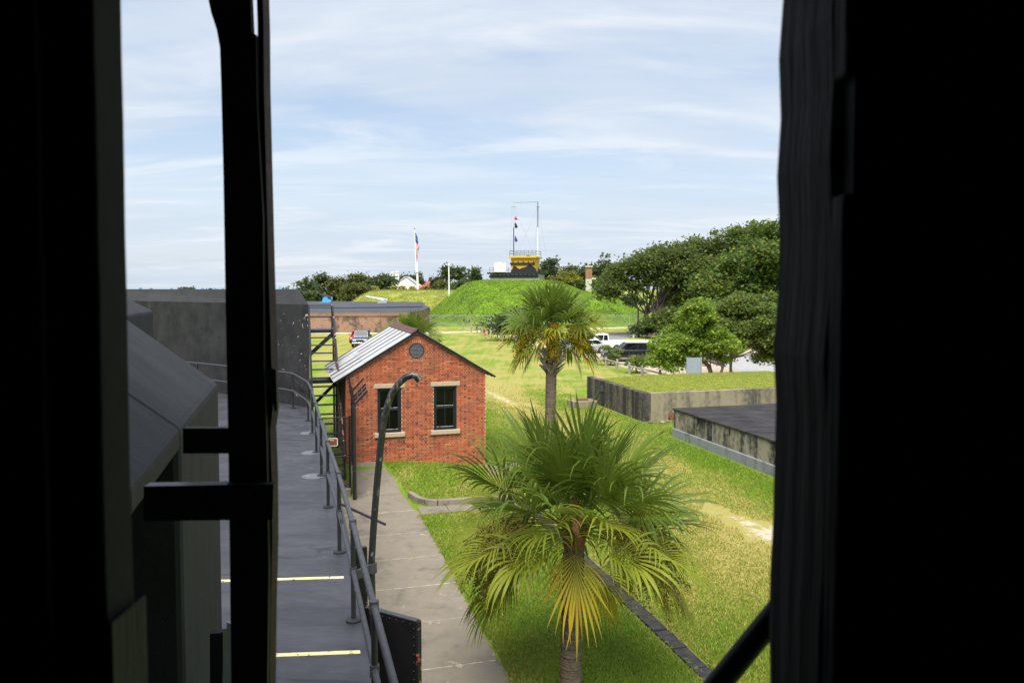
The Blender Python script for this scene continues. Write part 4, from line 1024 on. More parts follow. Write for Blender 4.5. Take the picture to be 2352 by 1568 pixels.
# ------------------------------------------------------------------ right-hand batteries
def right_blocks():
    b = thing('low_battery_block', 'low concrete block with black-stained side and flat dark top at right', 'concrete block', site(18, 27), SA)
    m = MB(); m.sbox(16.26, 32, 12, 31.0, .36, 1.16); m.build('body', 'block_side', b)
    m = MB(); m.sbox(16.20, 32.1, 11.9, 31.05, 1.162, 1.25); m.build('top_slab', 'block_top', b, bevel=.03)
    m = MB(); m.sbox(16.19, 32, 11.9, 31.03, -.2, .36); m.build('skirt', 'block_skirt', b, bevel=.03)
    for t in (25.2, 27.6): m = MB(); m.sbox(16.235, 16.4, t, t + .05, .40, 1.13); m.build('rib', 'block_skirt', b)
    for t in (26.35, 28.8): m = MB(); m.sbox(16.245, 16.4, t, t + .07, .88, 1.12); m.build('slot', 'dark_room', b)
    g = thing('earth_battery', 'concrete-walled battery filled with earth, lawn growing on its top', 'battery', site(20, 38), SA)
    s0, s1, t0, t1 = 16.6, 40., 34.85, 42.4
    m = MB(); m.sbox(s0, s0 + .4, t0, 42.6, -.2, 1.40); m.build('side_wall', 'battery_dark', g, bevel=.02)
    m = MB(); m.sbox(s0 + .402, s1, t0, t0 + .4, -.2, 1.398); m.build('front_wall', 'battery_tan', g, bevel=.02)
    m = MB(); m.sbox(s0 - .06, s0 - .002, 40.0, 40.32, .8, 1.12); m.build('junction_box', 'rail_paint', g, bevel=.01)
    # grass fill, gently crowned
    ns, nt = 80, 44; V = []; F = []
    for j in range(nt + 1):
        for i in range(ns + 1):
            s = s0 + .38 + (s1 - s0) * i / ns; t = t0 + .38 + (t1 - t0) * j / nt
            fs = min(1, (s - s0) / 3.5); ft = min(1, (t - t0) / 4); bk = max(0, (t - 40.6) / 2.0) ** 2
            z = 1.37 + .14 * fs * ft - .5 * min(1, bk) * 1.0 + .03 * float(fbm(s, t, 3)); V.append(tuple(site(s, t, z)))
    for j in range(nt):
        for i in range(ns): a = j * (ns + 1) + i; F.append((a, a + 1, a + ns + 2, a + ns + 1))
    np_mesh('turf', np.array(V), np.array(F), 'mound_lawn', g, smooth=True)
    rng = np.random.default_rng(6); n = 60000; s = rng.uniform(s0 + .3, 28, n); t = t0 + .2 + (41 - t0) * rng.random(n)
    P = np.array([site(a, b_, 0) for a, b_ in zip(s, t)]); P[:, 2] = 1.36 + .14 * np.minimum(1, (s - s0) / 3.5) * np.minimum(1, (t - t0) / 4)
    V, F = leaf_cards(P + np.array([0, 0, .04]), .035, rng, 0, .22); o = np_mesh('turf_blades', V, F, ['grass_blade', 'dry_tuft'], g, mid=rng.random(n) < .5); o['kind'] = 'stuff'
    c = thing('valve_box', 'low pale concrete box with rusty lid beside the earth battery wall', 'concrete box', at(1338, 950, 44))
    p = at(1338, 948, 43); m = MB(); m.sbox(*[x for x in (to_site(p.x, p.y)[0] - .75, to_site(p.x, p.y)[0] + .7, to_site(p.x, p.y)[1] - .5, to_site(p.x, p.y)[1] + .5)], -.1, .34); m.build('box', 'battery_tan', c, bevel=.02)
    s, t = to_site(p.x, p.y); m = MB(); m.sbox(s - .3, s + .25, t - .25, t + .25, .342, .44); m.build('lid', 'fibre', c, bevel=.02)
    k = thing('rubble', 'broken pale rubble and rusty drum end at foot of the battery wall', 'rubble', site(17.2, 34.4))
    rnd = random.Random(5)
    for i in range(9):
        s, t = 16.7 + rnd.random() * 2.2, 34.55 - rnd.random() * .4; q = rnd.uniform(.06, .16); m = MB(); m.lathe([(q * .6, 0), (q, q * .4), (q * .7, q * .8), (q * .2, q)], site(s, t, -.03), 6); m.build('stone', 'battery_tan', k)
    m = MB(); m.lathe([(.22, 0), (.22, .2), (.19, .22)], site(18.1, 34.5, .2), 14, 'y'); m.build('drum', 'fibre', k)
right_blocks()

# ------------------------------------------------------------------ roads, parking and paths
sheet('parking_lot', [at(1255, 815, 78) * Vector((1, 1, 0))] and [(2, 92), (7.6, 72), (11.2, 57), (14, 47), (40, 40), (44, 62), (30, 80), (15, 92)], .004, 'parking_sand', 'sandy parking strip behind the rail fence')
sheet('road', [(17.6, 66), (19.2, 57.5), (22, 44), (60, 34), (60, 62), (25.5, 68), (24, 79), (20, 90)], .008, 'pale_road', 'pale road at right behind the trees')
sheet('road', [(8, 90), (16, 86), (20, 92), (18, 108), (30, 116), (60, 112), (60, 118), (22, 120), (9, 110)], .008, 'asphalt', 'grey asphalt road curving below the green hill')
sheet('traffic_island', [(14.2, 92), (17, 90), (19.5, 94), (20, 107), (16, 104), (13.5, 98)], .016, 'mound_lawn', 'small grass island beside the road bend')
sheet('path', [(-60, 113.2), (-12, 113.6), (-4, 118.6), (20, 129.8), (60, 134), (60, 135.2), (19, 131.2), (-5, 120), (-12.6, 115), (-60, 114.6)], .006, 'shell_path', 'thin white shell path below the fort and hill')
sheet('sea', [(-3500, 420), (-150, 420), (-95, 700), (-200, 5000), (-3500, 5000)], .004, 'sea', 'strip of bay water at the horizon')

# ------------------------------------------------------------------ hill, fort earthworks, fort wall
def heightfield(name, x0, x1, y0, y1, nx, ny, hf, mat, label):
    X, Y = np.meshgrid(np.linspace(x0, x1, nx), np.linspace(y0, y1, ny)); Z = hf(X, Y)
    i = np.arange((ny - 1) * (nx - 1)); r = i // (nx - 1) * nx + i % (nx - 1)
    o = np_mesh(name, np.stack([X, Y, Z], -1).reshape(-1, 3), np.stack([r, r + 1, r + nx + 1, r + nx], 1), mat, smooth=True); return tag(o, label, None, kind='structure')
def hill_h(X, Y):
    e = fbm(X * .12, Y * .12, 8) * 3
    a = sstep(-21 + e, -6.5 + e * .5, X + (Y - 160) * .12) * (1 - sstep(17 + e * .3, 29 + e, X)) * sstep(133, 158, Y + e) * (1 - sstep(186, 205, Y))
    return -.15 + a * (8.2 - 2.3 * sstep(8, 16, X)) + (fbm(X * .4, Y * .4, 12, 3) - .5) * .45 * np.minimum(1, a * 3)
heightfield('hill', -26, 40, 131, 208, 150, 150, hill_h, 'hill_green', 'bright green grassy hill below the camouflaged tower')
def fort_h(X, Y):
    e = fbm(X * .1, Y * .1, 4) * 3
    a = sstep(-49 + e, -37 + e, X) * sstep(176, 200, Y + e) * (1 - sstep(255, 275, Y))
    b = (1 - sstep(-66 + e, -56 + e, X)) * sstep(178, 205, Y) * (1 - sstep(255, 275, Y))
    return -.15 + a * 6.2 + b * 5.2 + (fbm(X * .35, Y * .35, 6) - .5) * .5 * np.minimum(1, a + b)
heightfield('earthwork', -120, -4, 172, 280, 130, 80, fort_h, 'fort_grass', 'low grassy fort rampart below the flagpole')
def scatter_on(name, hf, n, x0, x1, y0, y1, size, mat, label, seed, zmin=.5):
    rng = np.random.default_rng(seed); x = rng.uniform(x0, x1, n); y = rng.uniform(y0, y1, n); z = hf(x, y); k = z > zmin
    P = np.stack([x, y, z + .08 + rng.random(n) * .25], 1)[k]; V, F = leaf_cards(P, size, rng, .4, .6)
    o = np_mesh(name, V, F, mat, mid=((fbm(P[:, 0] * .32, P[:, 1] * .16, 91, 4) + rng.normal(0, .05, len(P))) > .60) if isinstance(mat, list) else None); tag(o, label, 'vegetation', kind='stuff')
scatter_on('hill_weeds', hill_h, 60000, -24, 34, 133, 186, .14, ['vine_leaf', 'scrub_leaf'], 'leafy vines and weeds covering the green hill', 3)
scatter_on('rampart_grass', fort_h, 26000, -80, -5, 175, 230, .13, 'wild_grass', 'tall rough grass on the fort rampart', 5)

def fort_wall():
    f = thing('fort_wall', 'weathered pinkish brick fort wall under a wide dark sloping roof slab', 'fort wall', (-24, 116, 0))
    line = [(-75, 119), (-50, 117), (-30, 116.2), (-20, 116.5), (-15.8, 118.5), (-14.5, 124), (-15, 140)]
    def wall(off, z0, z1, name, mat, th=.8):
        m = MB()
        for (a, b) in zip(line[:-1], line[1:]):
            A, B = Vector((*a, 0)), Vector((*b, 0)); d = (B - A).normalized(); n = Vector((-d.y, d.x, 0))
            m.prism([A - n * off + Vector((0, 0, z0)), B - n * off + Vector((0, 0, z0)), B + n * th + Vector((0, 0, z0)), A + n * th + Vector((0, 0, z0))], (0, 0, z1 - z0))
        return m.build(name, mat, f)
    wall(0, -.3, 2.45, 'wall', 'fort_brick'); wall(.12, 2.45, 2.95, 'cornice', 'fort_cornice')
    m = MB(); pl = line; z = lambda y: 2.96 + .012 * max(0, y - 116)
    back = [(-17, 150), (-20, 172), (-45, 178), (-75, 178)]
    poly = pl + back; cen = (-35, 140)
    P = [Vector((x, y, z(y))) for x, y in poly]; m.add(P + [p - Vector((0, 0, .3)) for p in P], [tuple(range(len(P))), tuple(reversed(range(len(P), 2 * len(P))))] + [(i, (i + 1) % len(P), len(P) + (i + 1) % len(P), len(P) + i) for i in range(len(P))]); m.build('roof_slab', 'fort_roof', f)
    m = MB(); m.tube([(-75, 137, 3.32), (-42, 136.5, 3.3), (-30, 134.5, 3.25), (-22, 136.5, 3.3), (-16.2, 139, 3.32)], .10, 5); m.build('roof_seam', 'navy_paint', f)
weathered('fort_brick', (.33, .195, .14), (.075, .058, .05), .47, .60, (.50, .40, .33), scale=.42, zs=.5)
weathered('fort_cornice', (.27, .165, .11), (.10, .075, .06), .42, .66, scale=.2, zs=.6)
fort_wall()

def cannon(name, label, u, v, Y, blue):
    p = at(u, v, Y); c = thing(name, label, 'cannon', p)
    if blue:
        m = MB(); m.tube([(-1.6, 0, 1.75), (.2, 0, 1.15), (1.0, 0, .9)], [.22, .36, .42], 12); m.build('barrel', 'navy_paint', c, world=False, smooth=True)
        m = MB(); m.tube([(1.0, 0, .9), (1.35, 0, .8)], [.3, .1], 10); m.build('breech', 'gun_grey', c, world=False)
        for y in (-.5, .5): m = MB(); m.prism([(-.9, y, 0), (1.1, y, 0), (1.2, y, .55), (.5, y, .75), (.2, y, 1.15), (-.45, y, 1.2), (-.8, y, .5)], (0, .1, 0)); m.build('cheek', 'cannon_blue', c, world=False)
        m = MB(); m.box((-1.5, -.7, -.6), (.8, .7, -.02)); m.build('chassis', 'cannon_blue', c, world=False)
    else:
        m = MB(); m.tube([(-3.3, 0, 1.55), (-3.1, 0, 1.52), (-1.0, 0, 1.1), (.2, 0, .85), (.9, 0, .72)], [.16, .13, .2, .28, .3], 12); m.build('barrel', 'white_paint', c, world=False, smooth=True)
        m = MB(); m.prism([(-.9, -.5, -.5), (1.1, -.5, -.5), (1.3, -.5, .5), (.9, -.5, 1.0), (.1, -.5, .7), (-.8, -.5, .2)], (0, 1, 0)); m.build('carriage', 'gun_grey', c, world=False)
        m = MB(); m.tube([(.9, 0, .72), (1.35, 0, .64)], [.34, .3], 12); m.build('breech', 'gun_grey', c, world=False)
cannon('cannon', 'black cannon on a bright blue carriage above the fort roof', 750, 694, 168, True)
cannon('cannon', 'long pale grey gun pointing left on the fort roof', 876, 697, 165, False)

# ------------------------------------------------------------------ tower on the hill
def tower():
    Y = 168.; k = Y / 1764
    x = lambda u: (u - 1176) * k
    z = lambda v: at(1176, v, Y).z
    T = thing('signal_tower', 'squat concrete signal tower painted yellow and black on the green hill', 'tower', (x(1190), Y, 8))
    dep = 6.5
    m = MB(); m.box((x(1124), Y, 6.5), (x(1238), Y + dep + 1, z(629))); m.build('base_block', 'pale_green_paint', T)
    m = MB(); m.box((x(1122), Y - .25, z(637.5)), (x(1237), Y - .002, z(632.5))); m.build('base_visor', 'navy_paint', T)
    for u in range(1132, 1236, 10): m = MB(); m.box((x(u) - .1, Y - .2, z(632.5)), (x(u) + .1, Y - .004, z(630))); m.build('hinge', 'navy_paint', T)
    m = MB(); m.box((x(1118), Y - .6, z(629)), (x(1242), Y + dep + 1.4, z(625.5))); m.build('terrace', 'navy_paint', T)
    m = MB(); m.box((x(1172), Y + .5, z(625.5)), (x(1228), Y + dep, z(592))); m.build('cabin', 'yellow_paint', T)
    # black camouflage wave wrapped round two faces of the cabin
    def wave(P, zb, nrm):
        m = MB(); m.prism([P[0][0] + Vector((0, 0, zb))] + [p + Vector((0, 0, h)) for p, h in P] + [P[-1][0] + Vector((0, 0, zb))], nrm); m.build('camouflage', 'navy_paint', T)
    X0, X1 = x(1172), x(1228); fx = lambda f: Vector((X0 + (X1 - X0) * f, Y + .5, 0)); zb, zt_ = z(625.4), z(609.5)
    hh = lambda q: zb + (zt_ - zb) * q
    wave([(fx(a_), hh(b_)) for a_, b_ in ((0, .3), (.05, .45), (.11, .95), (.2, .86), (.3, .6), (.38, .5), (.46, .68), (.55, .7), (.65, .85), (.75, 1.06), (.83, 1.1), (.9, .95), (1.0, .7))], zb, (0, -.03, 0))
    Y1 = Y + dep; sy = lambda f: Vector((X1, Y + .5 + (dep - .5) * f, 0))
    wave([(sy(a_), hh(b_)) for a_, b_ in ((0, .7), (.2, .4), (.4, .1), (.55, .15), (.7, .85), (.85, .6), (1, .35))], zb, (.03, 0, 0))
    m = MB(); m.box((x(1170.5), Y + .25, z(608)), (x(1228.5), Y + .47, z(603))); m.build('visor', 'navy_paint', T)
    for u in range(1177, 1228, 12): m = MB(); m.box((x(u) - .1, Y + .3, z(603)), (x(u) + .1, Y + .498, z(599.5))); m.build('hinge', 'navy_paint', T)
    m = MB(); m.box((x(1167), Y - .1, z(592)), (x(1233), Y + dep + .6, z(588.5))); m.build('roof', 'yellow_paint', T)
    R0, R1 = x(1170), x(1231); zr = z(588.5)
    for yy in (Y + .1, Y + dep + .2):
        for h in (.62, 1.2): m = MB(); m.tube([(R0, yy, zr + h), (R1, yy, zr + h)], .045, 5); m.build('rail', 'gun_rail', T)
        for f in np.linspace(0, 1, 8): m = MB(); m.tube([(R0 + (R1 - R0) * f, yy, zr), (R0 + (R1 - R0) * f, yy, zr + 1.2)], .05, 5); m.build('rail_post', 'gun_rail', T)
    for xx in (R0, R1):
        for h in (.62, 1.2): m = MB(); m.tube([(xx, Y + .1, zr + h), (xx, Y + dep + .2, zr + h)], .045, 5); m.build('rail', 'gun_rail', T)
    m = MB(); m.box((x(1206), Y + 2, zr), (x(1212), Y + 2.6, zr + .25)); m.build('hatch', 'navy_paint', T)
    zt2 = z(625.5)
    for u in (1122, 1131, 1167): m = MB(); m.tube([(x(u), Y + .3, zt2), (x(u), Y + .3, zt2 + 1.1)], .05, 5); m.build('terrace_post', 'gun_rail', T)
    for h in (.55, 1.1): m = MB(); m.tube([(x(1122), Y + .3, zt2 + h), (x(1171), Y + .3, zt2 + h)], .04, 5); m.build('terrace_rail', 'gun_rail', T)
    T.rotation_euler.z = R(-12)
    tk = thing('water_tank', 'white boxy tank on the tower terrace', 'tank', (x(1148), Y + 1.5, zt2))
    m = MB(); m.box((x(1135), Y - .1, zt2 + .002), (x(1162), Y + 2.8, z(604.5))); m.build('body', 'white_paint', tk, bevel=.12)
    m = MB(); m.box((x(1142), Y + .8, z(604.4)), (x(1152), Y + 1.8, z(602))); m.build('lid', 'white_paint', tk)
    # signal mast: two poles and a yard
    M = thing('signal_mast', 'tall double-pole signal mast with crossbar on the tower roof', 'mast', (x(1208), Y + 3, zr))
    for u, n_ in ((1180, 'pole'), (1236, 'pole')):
        m = MB(); m.tube([(x(u), Y + 3, zr), (x(u), Y + 3, z(520))], .11, 8); m.build('pole', 'mast_dark' if u < 1200 else 'white_paint', M)
        m = MB(); m.tube([(x(u), Y + 3, z(520)), (x(u), Y + 3, z(461))], .085, 8); m.build('topmast', 'mast_pale' if u < 1200 else 'mast_dark', M)
        m = MB(); m.tube([(x(u) - .5, Y + 3, z(472)), (x(u) + .5, Y + 3, z(472))], .05, 6); m.build('crosstree', 'mast_dark', M)
    m = MB(); m.tube([(x(1179), Y + 3, z(461)), (x(1237), Y + 3, z(459.5))], .10, 8); m.build('yard', 'gun_grey', M)
    def wire(a, b): m = MB(); m.tube([(x(a[0]), Y + 3, z(a[1])), (x(b[0]), Y + 3, z(b[1]))], .018, 3, False); m.build('guy_wire', 'gun_grey', M)
    for a, b in (((1181, 474), (1228, 585)), ((1235, 474), (1188, 585)), ((1176, 473), (1172, 586)), ((1237, 472), (1262, 622)), ((1235, 474), (1229, 585)), ((1237, 474), (1242, 585))): wire(a, b)
    for (va, vb, mt, lab) in ((494, 503, 'flag_red', 'limp red signal pennant at top of the mast halyard'), (507, 522, 'navy_red', 'limp dark and red signal flag in middle of the mast halyard'), (539, 554, 'flag_blue', 'limp dark blue signal flag lowest on the mast halyard')):
        m = MB(); P = []
        za, zb2 = z(va), z(vb)
        prof = [(0, 0), (.25, .3), (.55, .75), (.45, .95), (.15, 1.0), (-.1, .8), (-.05, .3)]
        m.prism([(x(1183) + q[0] * 1.1, Y + 2.8, za + (zb2 - za) * q[1]) for q in prof], (0, .18, 0)); fo = m.build('signal_flag', mt if mt != 'navy_red' else 'navy_paint'); tag(fo, lab, 'flag', 'signal flags on the mast')
plain('gun_rail', (.10, .14, .18), .5, var=.1); plain('mast_dark', (.05, .09, .10), .5, var=.2); plain('mast_pale', (.55, .55, .50), .5, var=.1)
tower()

def small_masonry():
    Y = 160.; k = Y / 1764; x = lambda u: (u - 1176) * k; z = lambda v: at(1176, v, Y).z
    c = thing('chimney_stack', 'tall brick chimney with pale green lower half beside the oak', 'chimney', (x(1352), Y, 5))
    m = MB(); m.box((x(1345.5), Y, 4), (x(1359), Y + 1.2, z(640))); m.build('lower_shaft', 'pale_green_paint', c)
    m = MB(); m.box((x(1345), Y - .03, z(640)), (x(1359.5), Y + 1.23, z(613.5))); m.build('upper_shaft', 'far_brick', c)
    m = MB(); m.box((x(1344), Y - .15, z(613.5)), (x(1361), Y + 1.35, z(610.5))); m.build('cap', 'pale_green_paint', c)
    for u in (1348, 1354): m = MB(); m.box((x(u), Y - .04, z(617)), (x(u + 3), Y - .032, z(614.5))); m.build('flue_opening', 'dark_room', c)
    o = MB().box((x(1263), Y + 6, 6.4), (x(1273), Y + 8, z(651.5))).build('bunker_roof', 'yellow_paint'); tag(o, 'small yellow bunker slab poking from hill greenery', 'bunker')
    o = MB().box((x(1362), Y + 12, z(640)), (x(1383), Y + 15, z(635.5))).build('bunker_roof', 'pale_green_paint'); tag(o, 'cream bunker slab behind the chimney and oak', 'bunker')
    # white house and red-roofed house beyond the fort
    Y2 = 275.; k2 = Y2 / 1764; X = lambda u: (u - 1176) * k2; Z = lambda v: at(1176, v, Y2).z
    h = thing('white_house', 'white gabled house with big twin chimney beyond the trees', 'house', (X(930), Y2, 0))
    m = MB(); m.prism([(X(914), Y2, 0), (X(962), Y2, 0), (X(962), Y2, Z(657)), (X(951), Y2, Z(650)), (X(934), Y2, Z(636.5)), (X(914), Y2, Z(648))], (0, 9, 0)); m.build('wall', 'white_paint', h)
    m = MB(); m.prism([(X(934), Y2 - .3, Z(636)), (X(913), Y2 - .3, Z(649)), (X(913), Y2 - .3, Z(648)), (X(930), Y2 - .3, Z(635))], (0, 9.6, 0)); m.build('roof', 'grey_roof', h)
    m = MB(); m.prism([(X(934), Y2 - .3, Z(636)), (X(964), Y2 - .3, Z(658)), (X(964), Y2 - .3, Z(656.5)), (X(934), Y2 - .3, Z(634.8))], (0, 9.6, 0)); m.build('roof', 'grey_roof', h)
    for u0, u1, v in ((897.5, 905, 623.5), (905.5, 914, 622.5)):
        m = MB(); m.box((X(u0), Y2 + 2, 0), (X(u1), Y2 + 4, Z(v))); ch_ = m.build('chimney', 'white_paint', h)
        m = MB(); m.box((X(u0) - .2, Y2 + 1.8, Z(v + 3)), (X(u1) + .2, Y2 + 4.2, Z(v + .4))); m.build('chimney_cap', 'white_paint', ch_)
    r = thing('red_roof_house', 'house with a red roof half hidden by bushes near flagpole', 'house', (X(972), 262, 0))
    Y3 = 262.; k3 = Y3 / 1764; X = lambda u: (u - 1176) * k3; Z = lambda v: at(1176, v, Y3).z
    m = MB(); m.prism([(X(953), Y3, Z(668)), (X(986), Y3, Z(659)), (X(990), Y3 + 5, Z(644)), (X(966), Y3 + 5, Z(659))], (0, .05, .4)); m.build('roof', 'red_roof', r)
    m = MB(); m.box((X(955), Y3 + .4, 0), (X(985), Y3 + 5, Z(664))); m.build('wall', 'white_paint', r)
small_masonry()

def flagpole():
    Y = 214.; k = Y / 1764; x = lambda u: (u - 1176) * k; z = lambda v: at(1176, v, Y).z
    f = thing('flagpole', 'tall white two-stage flagpole standing on the fort rampart', 'flagpole', (x(960), Y, z(670)))
    m = MB(); m.tube([(x(960), Y, z(672)), (x(959), Y, z(624)), (x(958.3), Y, z(603))], [.36, .30, .26], 10); m.build('lower_mast', 'white_paint', f, smooth=True)
    m = MB(); m.tube([(x(956.5), Y - .1, z(628)), (x(954.5), Y - .1, z(560)), (x(953.3), Y - .1, z(527))], [.20, .14, .08], 8); m.build('topmast', 'white_paint', f, smooth=True)
    m = MB(); m.box((x(955.2), Y - .5, z(625)), (x(961.5), Y + .5, z(622.5))); m.build('crosstree', 'white_paint', f)
    m = MB(); m.lathe([(.05, 0), (.16, .12), (.16, .25), (.04, .36)], (x(953.3), Y - .1, z(527)), 10); m.build('truck_ball', 'mast_dark', f)
    # limp striped flag: hoist down the pole, fly fallen steeply
    V, F, mi = [], [], []; nu, nv = 30, 30; x0, z0 = x(954.3), z(534); Hh, L = 3.9, 4.9
    for i in range(nu + 1):
        for j in range(nv + 1):
            a, b = i / nu, j / nv
            spread = 1.05 * math.sin(min(1, a * 1.6) * 1.57) * (.35 + .65 * math.sin(math.pi * min(1, .25 + b * .75))) * (1 - .45 * a)
            V.append((x0 + spread * 1.35 + .10 * math.sin(a * 9 + b * 6), Y - .15 + .35 * math.sin(b * 11 + a * 5) * a, z0 - b * Hh - a * (L - .9 * b)))
    for i in range(nu):
        for j in range(nv):
            q = i * (nv + 1) + j; F.append((q, q + nv + 1, q + nv + 2, q + 1)); a, b = (i + .5) / nu, (j + .5) / nv
            if a < .4 and b < .53: mi.append(1 if ((i * 3 + j) % 7 == 0 and i % 3 == 1) else 2)
            else: mi.append(0 if int(b * 15) % 2 == 0 else 1)
    o = np_mesh('flag', np.array(V), np.array(F), ['flag_red', 'flag_white', 'flag_blue'], mid=mi); tag(o, 'limp striped flag with blue starred canton hanging from the tall pole', 'flag')
    Y = 186.; k = Y / 1764; x = lambda u: (u - 1176) * k; z = lambda v: at(1176, v, Y).z
    p = thing('lamp_pole', 'plain white pole with small cap left of the green hill', 'pole', (x(1031.5), Y, 3))
    m = MB(); m.tube([(x(1032), Y, 2), (x(1031.3), Y, z(612))], [.22, .16], 8); m.build('pole', 'white_paint', p, smooth=True)
    m = MB(); m.lathe([(.16, 0), (.28, .15), (.28, .4), (.08, .65)], (x(1031.3), Y, z(612)), 10); m.build('cap', 'white_paint', p)
flagpole()

def skyline():
    g = thing('city_skyline', 'pale hazy row of city buildings across the bay on the horizon', 'skyline', at(540, 664, 3000))
    rnd = random.Random(4)
    for i in range(26):
        u = rnd.choice((rnd.uniform(470, 520), rnd.uniform(628, 672), rnd.uniform(310, 500))); w = rnd.uniform(2, 5); p = at(u, 662.5 - rnd.random() * (4 if u > 620 else 1.6), 3000); m = MB(); hw = w * 3000 / 1764 / 2
        m.box((p.x - hw, 3000, -1), (p.x + hw, 3030, p.z)); m.build('building', 'haze_blue', g)
plain('haze_blue', (.42, .52, .60), .9, var=.1, scale=.01, kind='Position', bump=0)  # pale blue tint is distance haze put into the buildings' colour
skyline()

# ------------------------------------------------------------------ trees and shrubs
def tree(name, label, base, h, crown, leaf, n, mat, seed, trunk_r=.25, bark='bark', stems=1, group=None, cat='tree', clump=.9, per=70, fork=.35, limbs=14, flat=1.0):
    """crown: list of (dx, dy, z, rx, ry, rz) lobes relative to the base"""
    rng = np.random.default_rng(seed); rnd = random.Random(seed); base = Vector(base)
    T = thing(name, label, cat, base, 0, group)
    vol = np.array([c[3] * c[4] * c[5] for c in crown]); vol = vol ** .75; nc = max(6, n // per)
    pick = rng.choice(len(crown), nc, p=vol / vol.sum()); C = np.array(crown, float)[pick]
    d = rng.normal(size=(nc, 3)); d /= np.linalg.norm(d, axis=1)[:, None]; d[:, 2] = np.where(d[:, 2] < -.35, -d[:, 2] * .6, d[:, 2])
    rad = rng.uniform(.45, 1.12, nc)[:, None]
    cc = C[:, :3] + d * C[:, 3:] * rad
    cs = clump * rng.uniform(.6, 1.45, nc)
    k = rng.integers(0, nc, n); off = rng.normal(size=(n, 3)) * (cs[k] * .52)[:, None]; off[:, 2] *= .6 * flat
    P = cc[k] + off; P = P[P[:, 2] > .12]
    V, F = leaf_cards(P, leaf, rng, .35, .6); o = np_mesh('crown', V, F, mat, T, world=False); o['kind'] = 'stuff'
    m = MB(); lim = rng.choice(nc, min(limbs, nc), replace=False); fz = h * fork
    bases = [(rnd.uniform(-.3, .3) * (stems > 1), rnd.uniform(-.3, .3) * (stems > 1)) for _ in range(stems)]
    forks = [Vector((b[0] * 3 + rnd.uniform(-.2, .2), b[1] * 3, fz * rnd.uniform(.85, 1.1))) for b in bases]
    for b, f in zip(bases, forks): m.tube([Vector((b[0], b[1], -.1)), Vector((b[0], b[1], 0)).lerp(f, .5) + Vector((rnd.uniform(-.08, .08), 0, 0)), f], [trunk_r * 1.25, trunk_r * .95, trunk_r * .8], 9)
    for q, i in enumerate(lim):
        f = forks[q % stems]; e = Vector(cc[i]); a = f.lerp(e, .33) + Vector((0, 0, .12 * h * rnd.uniform(-.3, .6))); b = f.lerp(e, .7) + Vector((rnd.uniform(-.3, .3), 0, .06 * h * rnd.random()))
        m.tube([f - Vector((0, 0, .15)), a, b, e], [trunk_r * .55, trunk_r * .34, trunk_r * .2, trunk_r * .06], 6)
    m.build('trunk', bark, T, world=False, smooth=True)
    return T
def gpt(u, Y): p = at(u, 700, Y); return (p.x, Y, 0)
def lobes(rnd, n, w, z0, z1, dep=.8, lr=.5):
    L = []
    for i in range(n):
        z = rnd.uniform(z0, z1); f = math.sin(math.pi * min(.95, max(.15, (z - z0) / (z1 - z0) * .8 + .12)))
        L.append((rnd.uniform(-w, w) * .7 * f, rnd.uniform(-w, w) * .7 * dep * f, z, w * lr * rnd.uniform(.7, 1.15), w * lr * dep, (z1 - z0) * .28 * rnd.uniform(.7, 1.1)))
    return L
rr = random.Random(33)
tree('live_oak', 'broad dark live oak with pale spreading limbs beside the road', gpt(1500, 108), 12, [(-4.5, 0, 6.6, 3.4, 3.5, 1.3), (-3.2, 1, 8.8, 3.2, 3.5, 1.7), (0, 0, 10.0, 3.6, 4, 1.9), (2.5, 1, 11.2, 3.2, 3.5, 1.6), (4.6, 0, 9.2, 3.6, 4, 2.3), (5.5, 0, 6.2, 3.0, 3.5, 1.8), (1.0, -1, 7.6, 3.2, 3, 1.5), (-6.0, 0, 5.6, 1.8, 2, .8)], .23, 24000, 'oak_leaf', 1, .30, stems=4, limbs=30, clump=1.1, per=55, fork=.30)
woods = [(1540, 100, 4.5, 3.2, 'oak_leaf'), (1600, 97, 5.2, 3.6, 'wood_leaf'), (1668, 93, 5.6, 3.6, 'wood_leaf'), (1735, 90, 6.0, 3.8, 'wood_leaf'), (1795, 88, 6.2, 3.8, 'oak_leaf'), (1405, 186, 10.5, 5.0, 'oak_leaf'), (1585, 128, 14.2, 6.0, 'wood_leaf'), (1655, 126, 14.9, 6.0, 'oak_leaf'), (1722, 120, 15.8, 5.5, 'wood_leaf'), (1788, 112, 16.6, 5.5, 'wood_leaf'), (1850, 116, 17.0, 6, 'oak_leaf'), (1620, 106, 9.8, 4.6, 'wood_leaf'), (1690, 100, 11.2, 5.0, 'wood_leaf'), (1765, 96, 12.4, 5.0, 'wood_leaf'), (1840, 100, 12, 5, 'wood_leaf'), (1560, 118, 9.5, 4.5, 'oak_leaf')]
wl_ = ['low dark understory tree right of the live oak trunk', 'low understory tree behind the bright small tree', 'low understory tree behind the two small trees', 'low understory tree behind the duller small tree', 'low understory tree at the right door jamb', 'dark wood tree left of the live oak behind the chimney', 'tall green tree rising just right of the live oak crown', 'dark rounded tree third from the live oak in the wood', 'tall leafy tree in the middle of the wood', 'tallest tree of the wood, at the right door jamb', 'tall dark tree mostly behind the right door jamb', 'lower leafy tree right of the live oak trunk', 'bushy mid-height tree in front of the wood centre', 'dense green tree in front of the tallest tree', 'mid-height green tree hidden behind the right jamb', 'dark low tree close behind the live oak']
for i, ((u, Y, h, w, mt), lb) in enumerate(zip(woods, wl_)):
    tree('wood_tree', lb, gpt(u, Y), h, lobes(rr, 12, w, 1.5 if Y < 110 else 3.0, h - 1.2, .8, .5), .25, 15000, mt, 50 + i, .3, 'dark_bark', group='trees of the dense wood at right', limbs=10, clump=1.05, per=48)
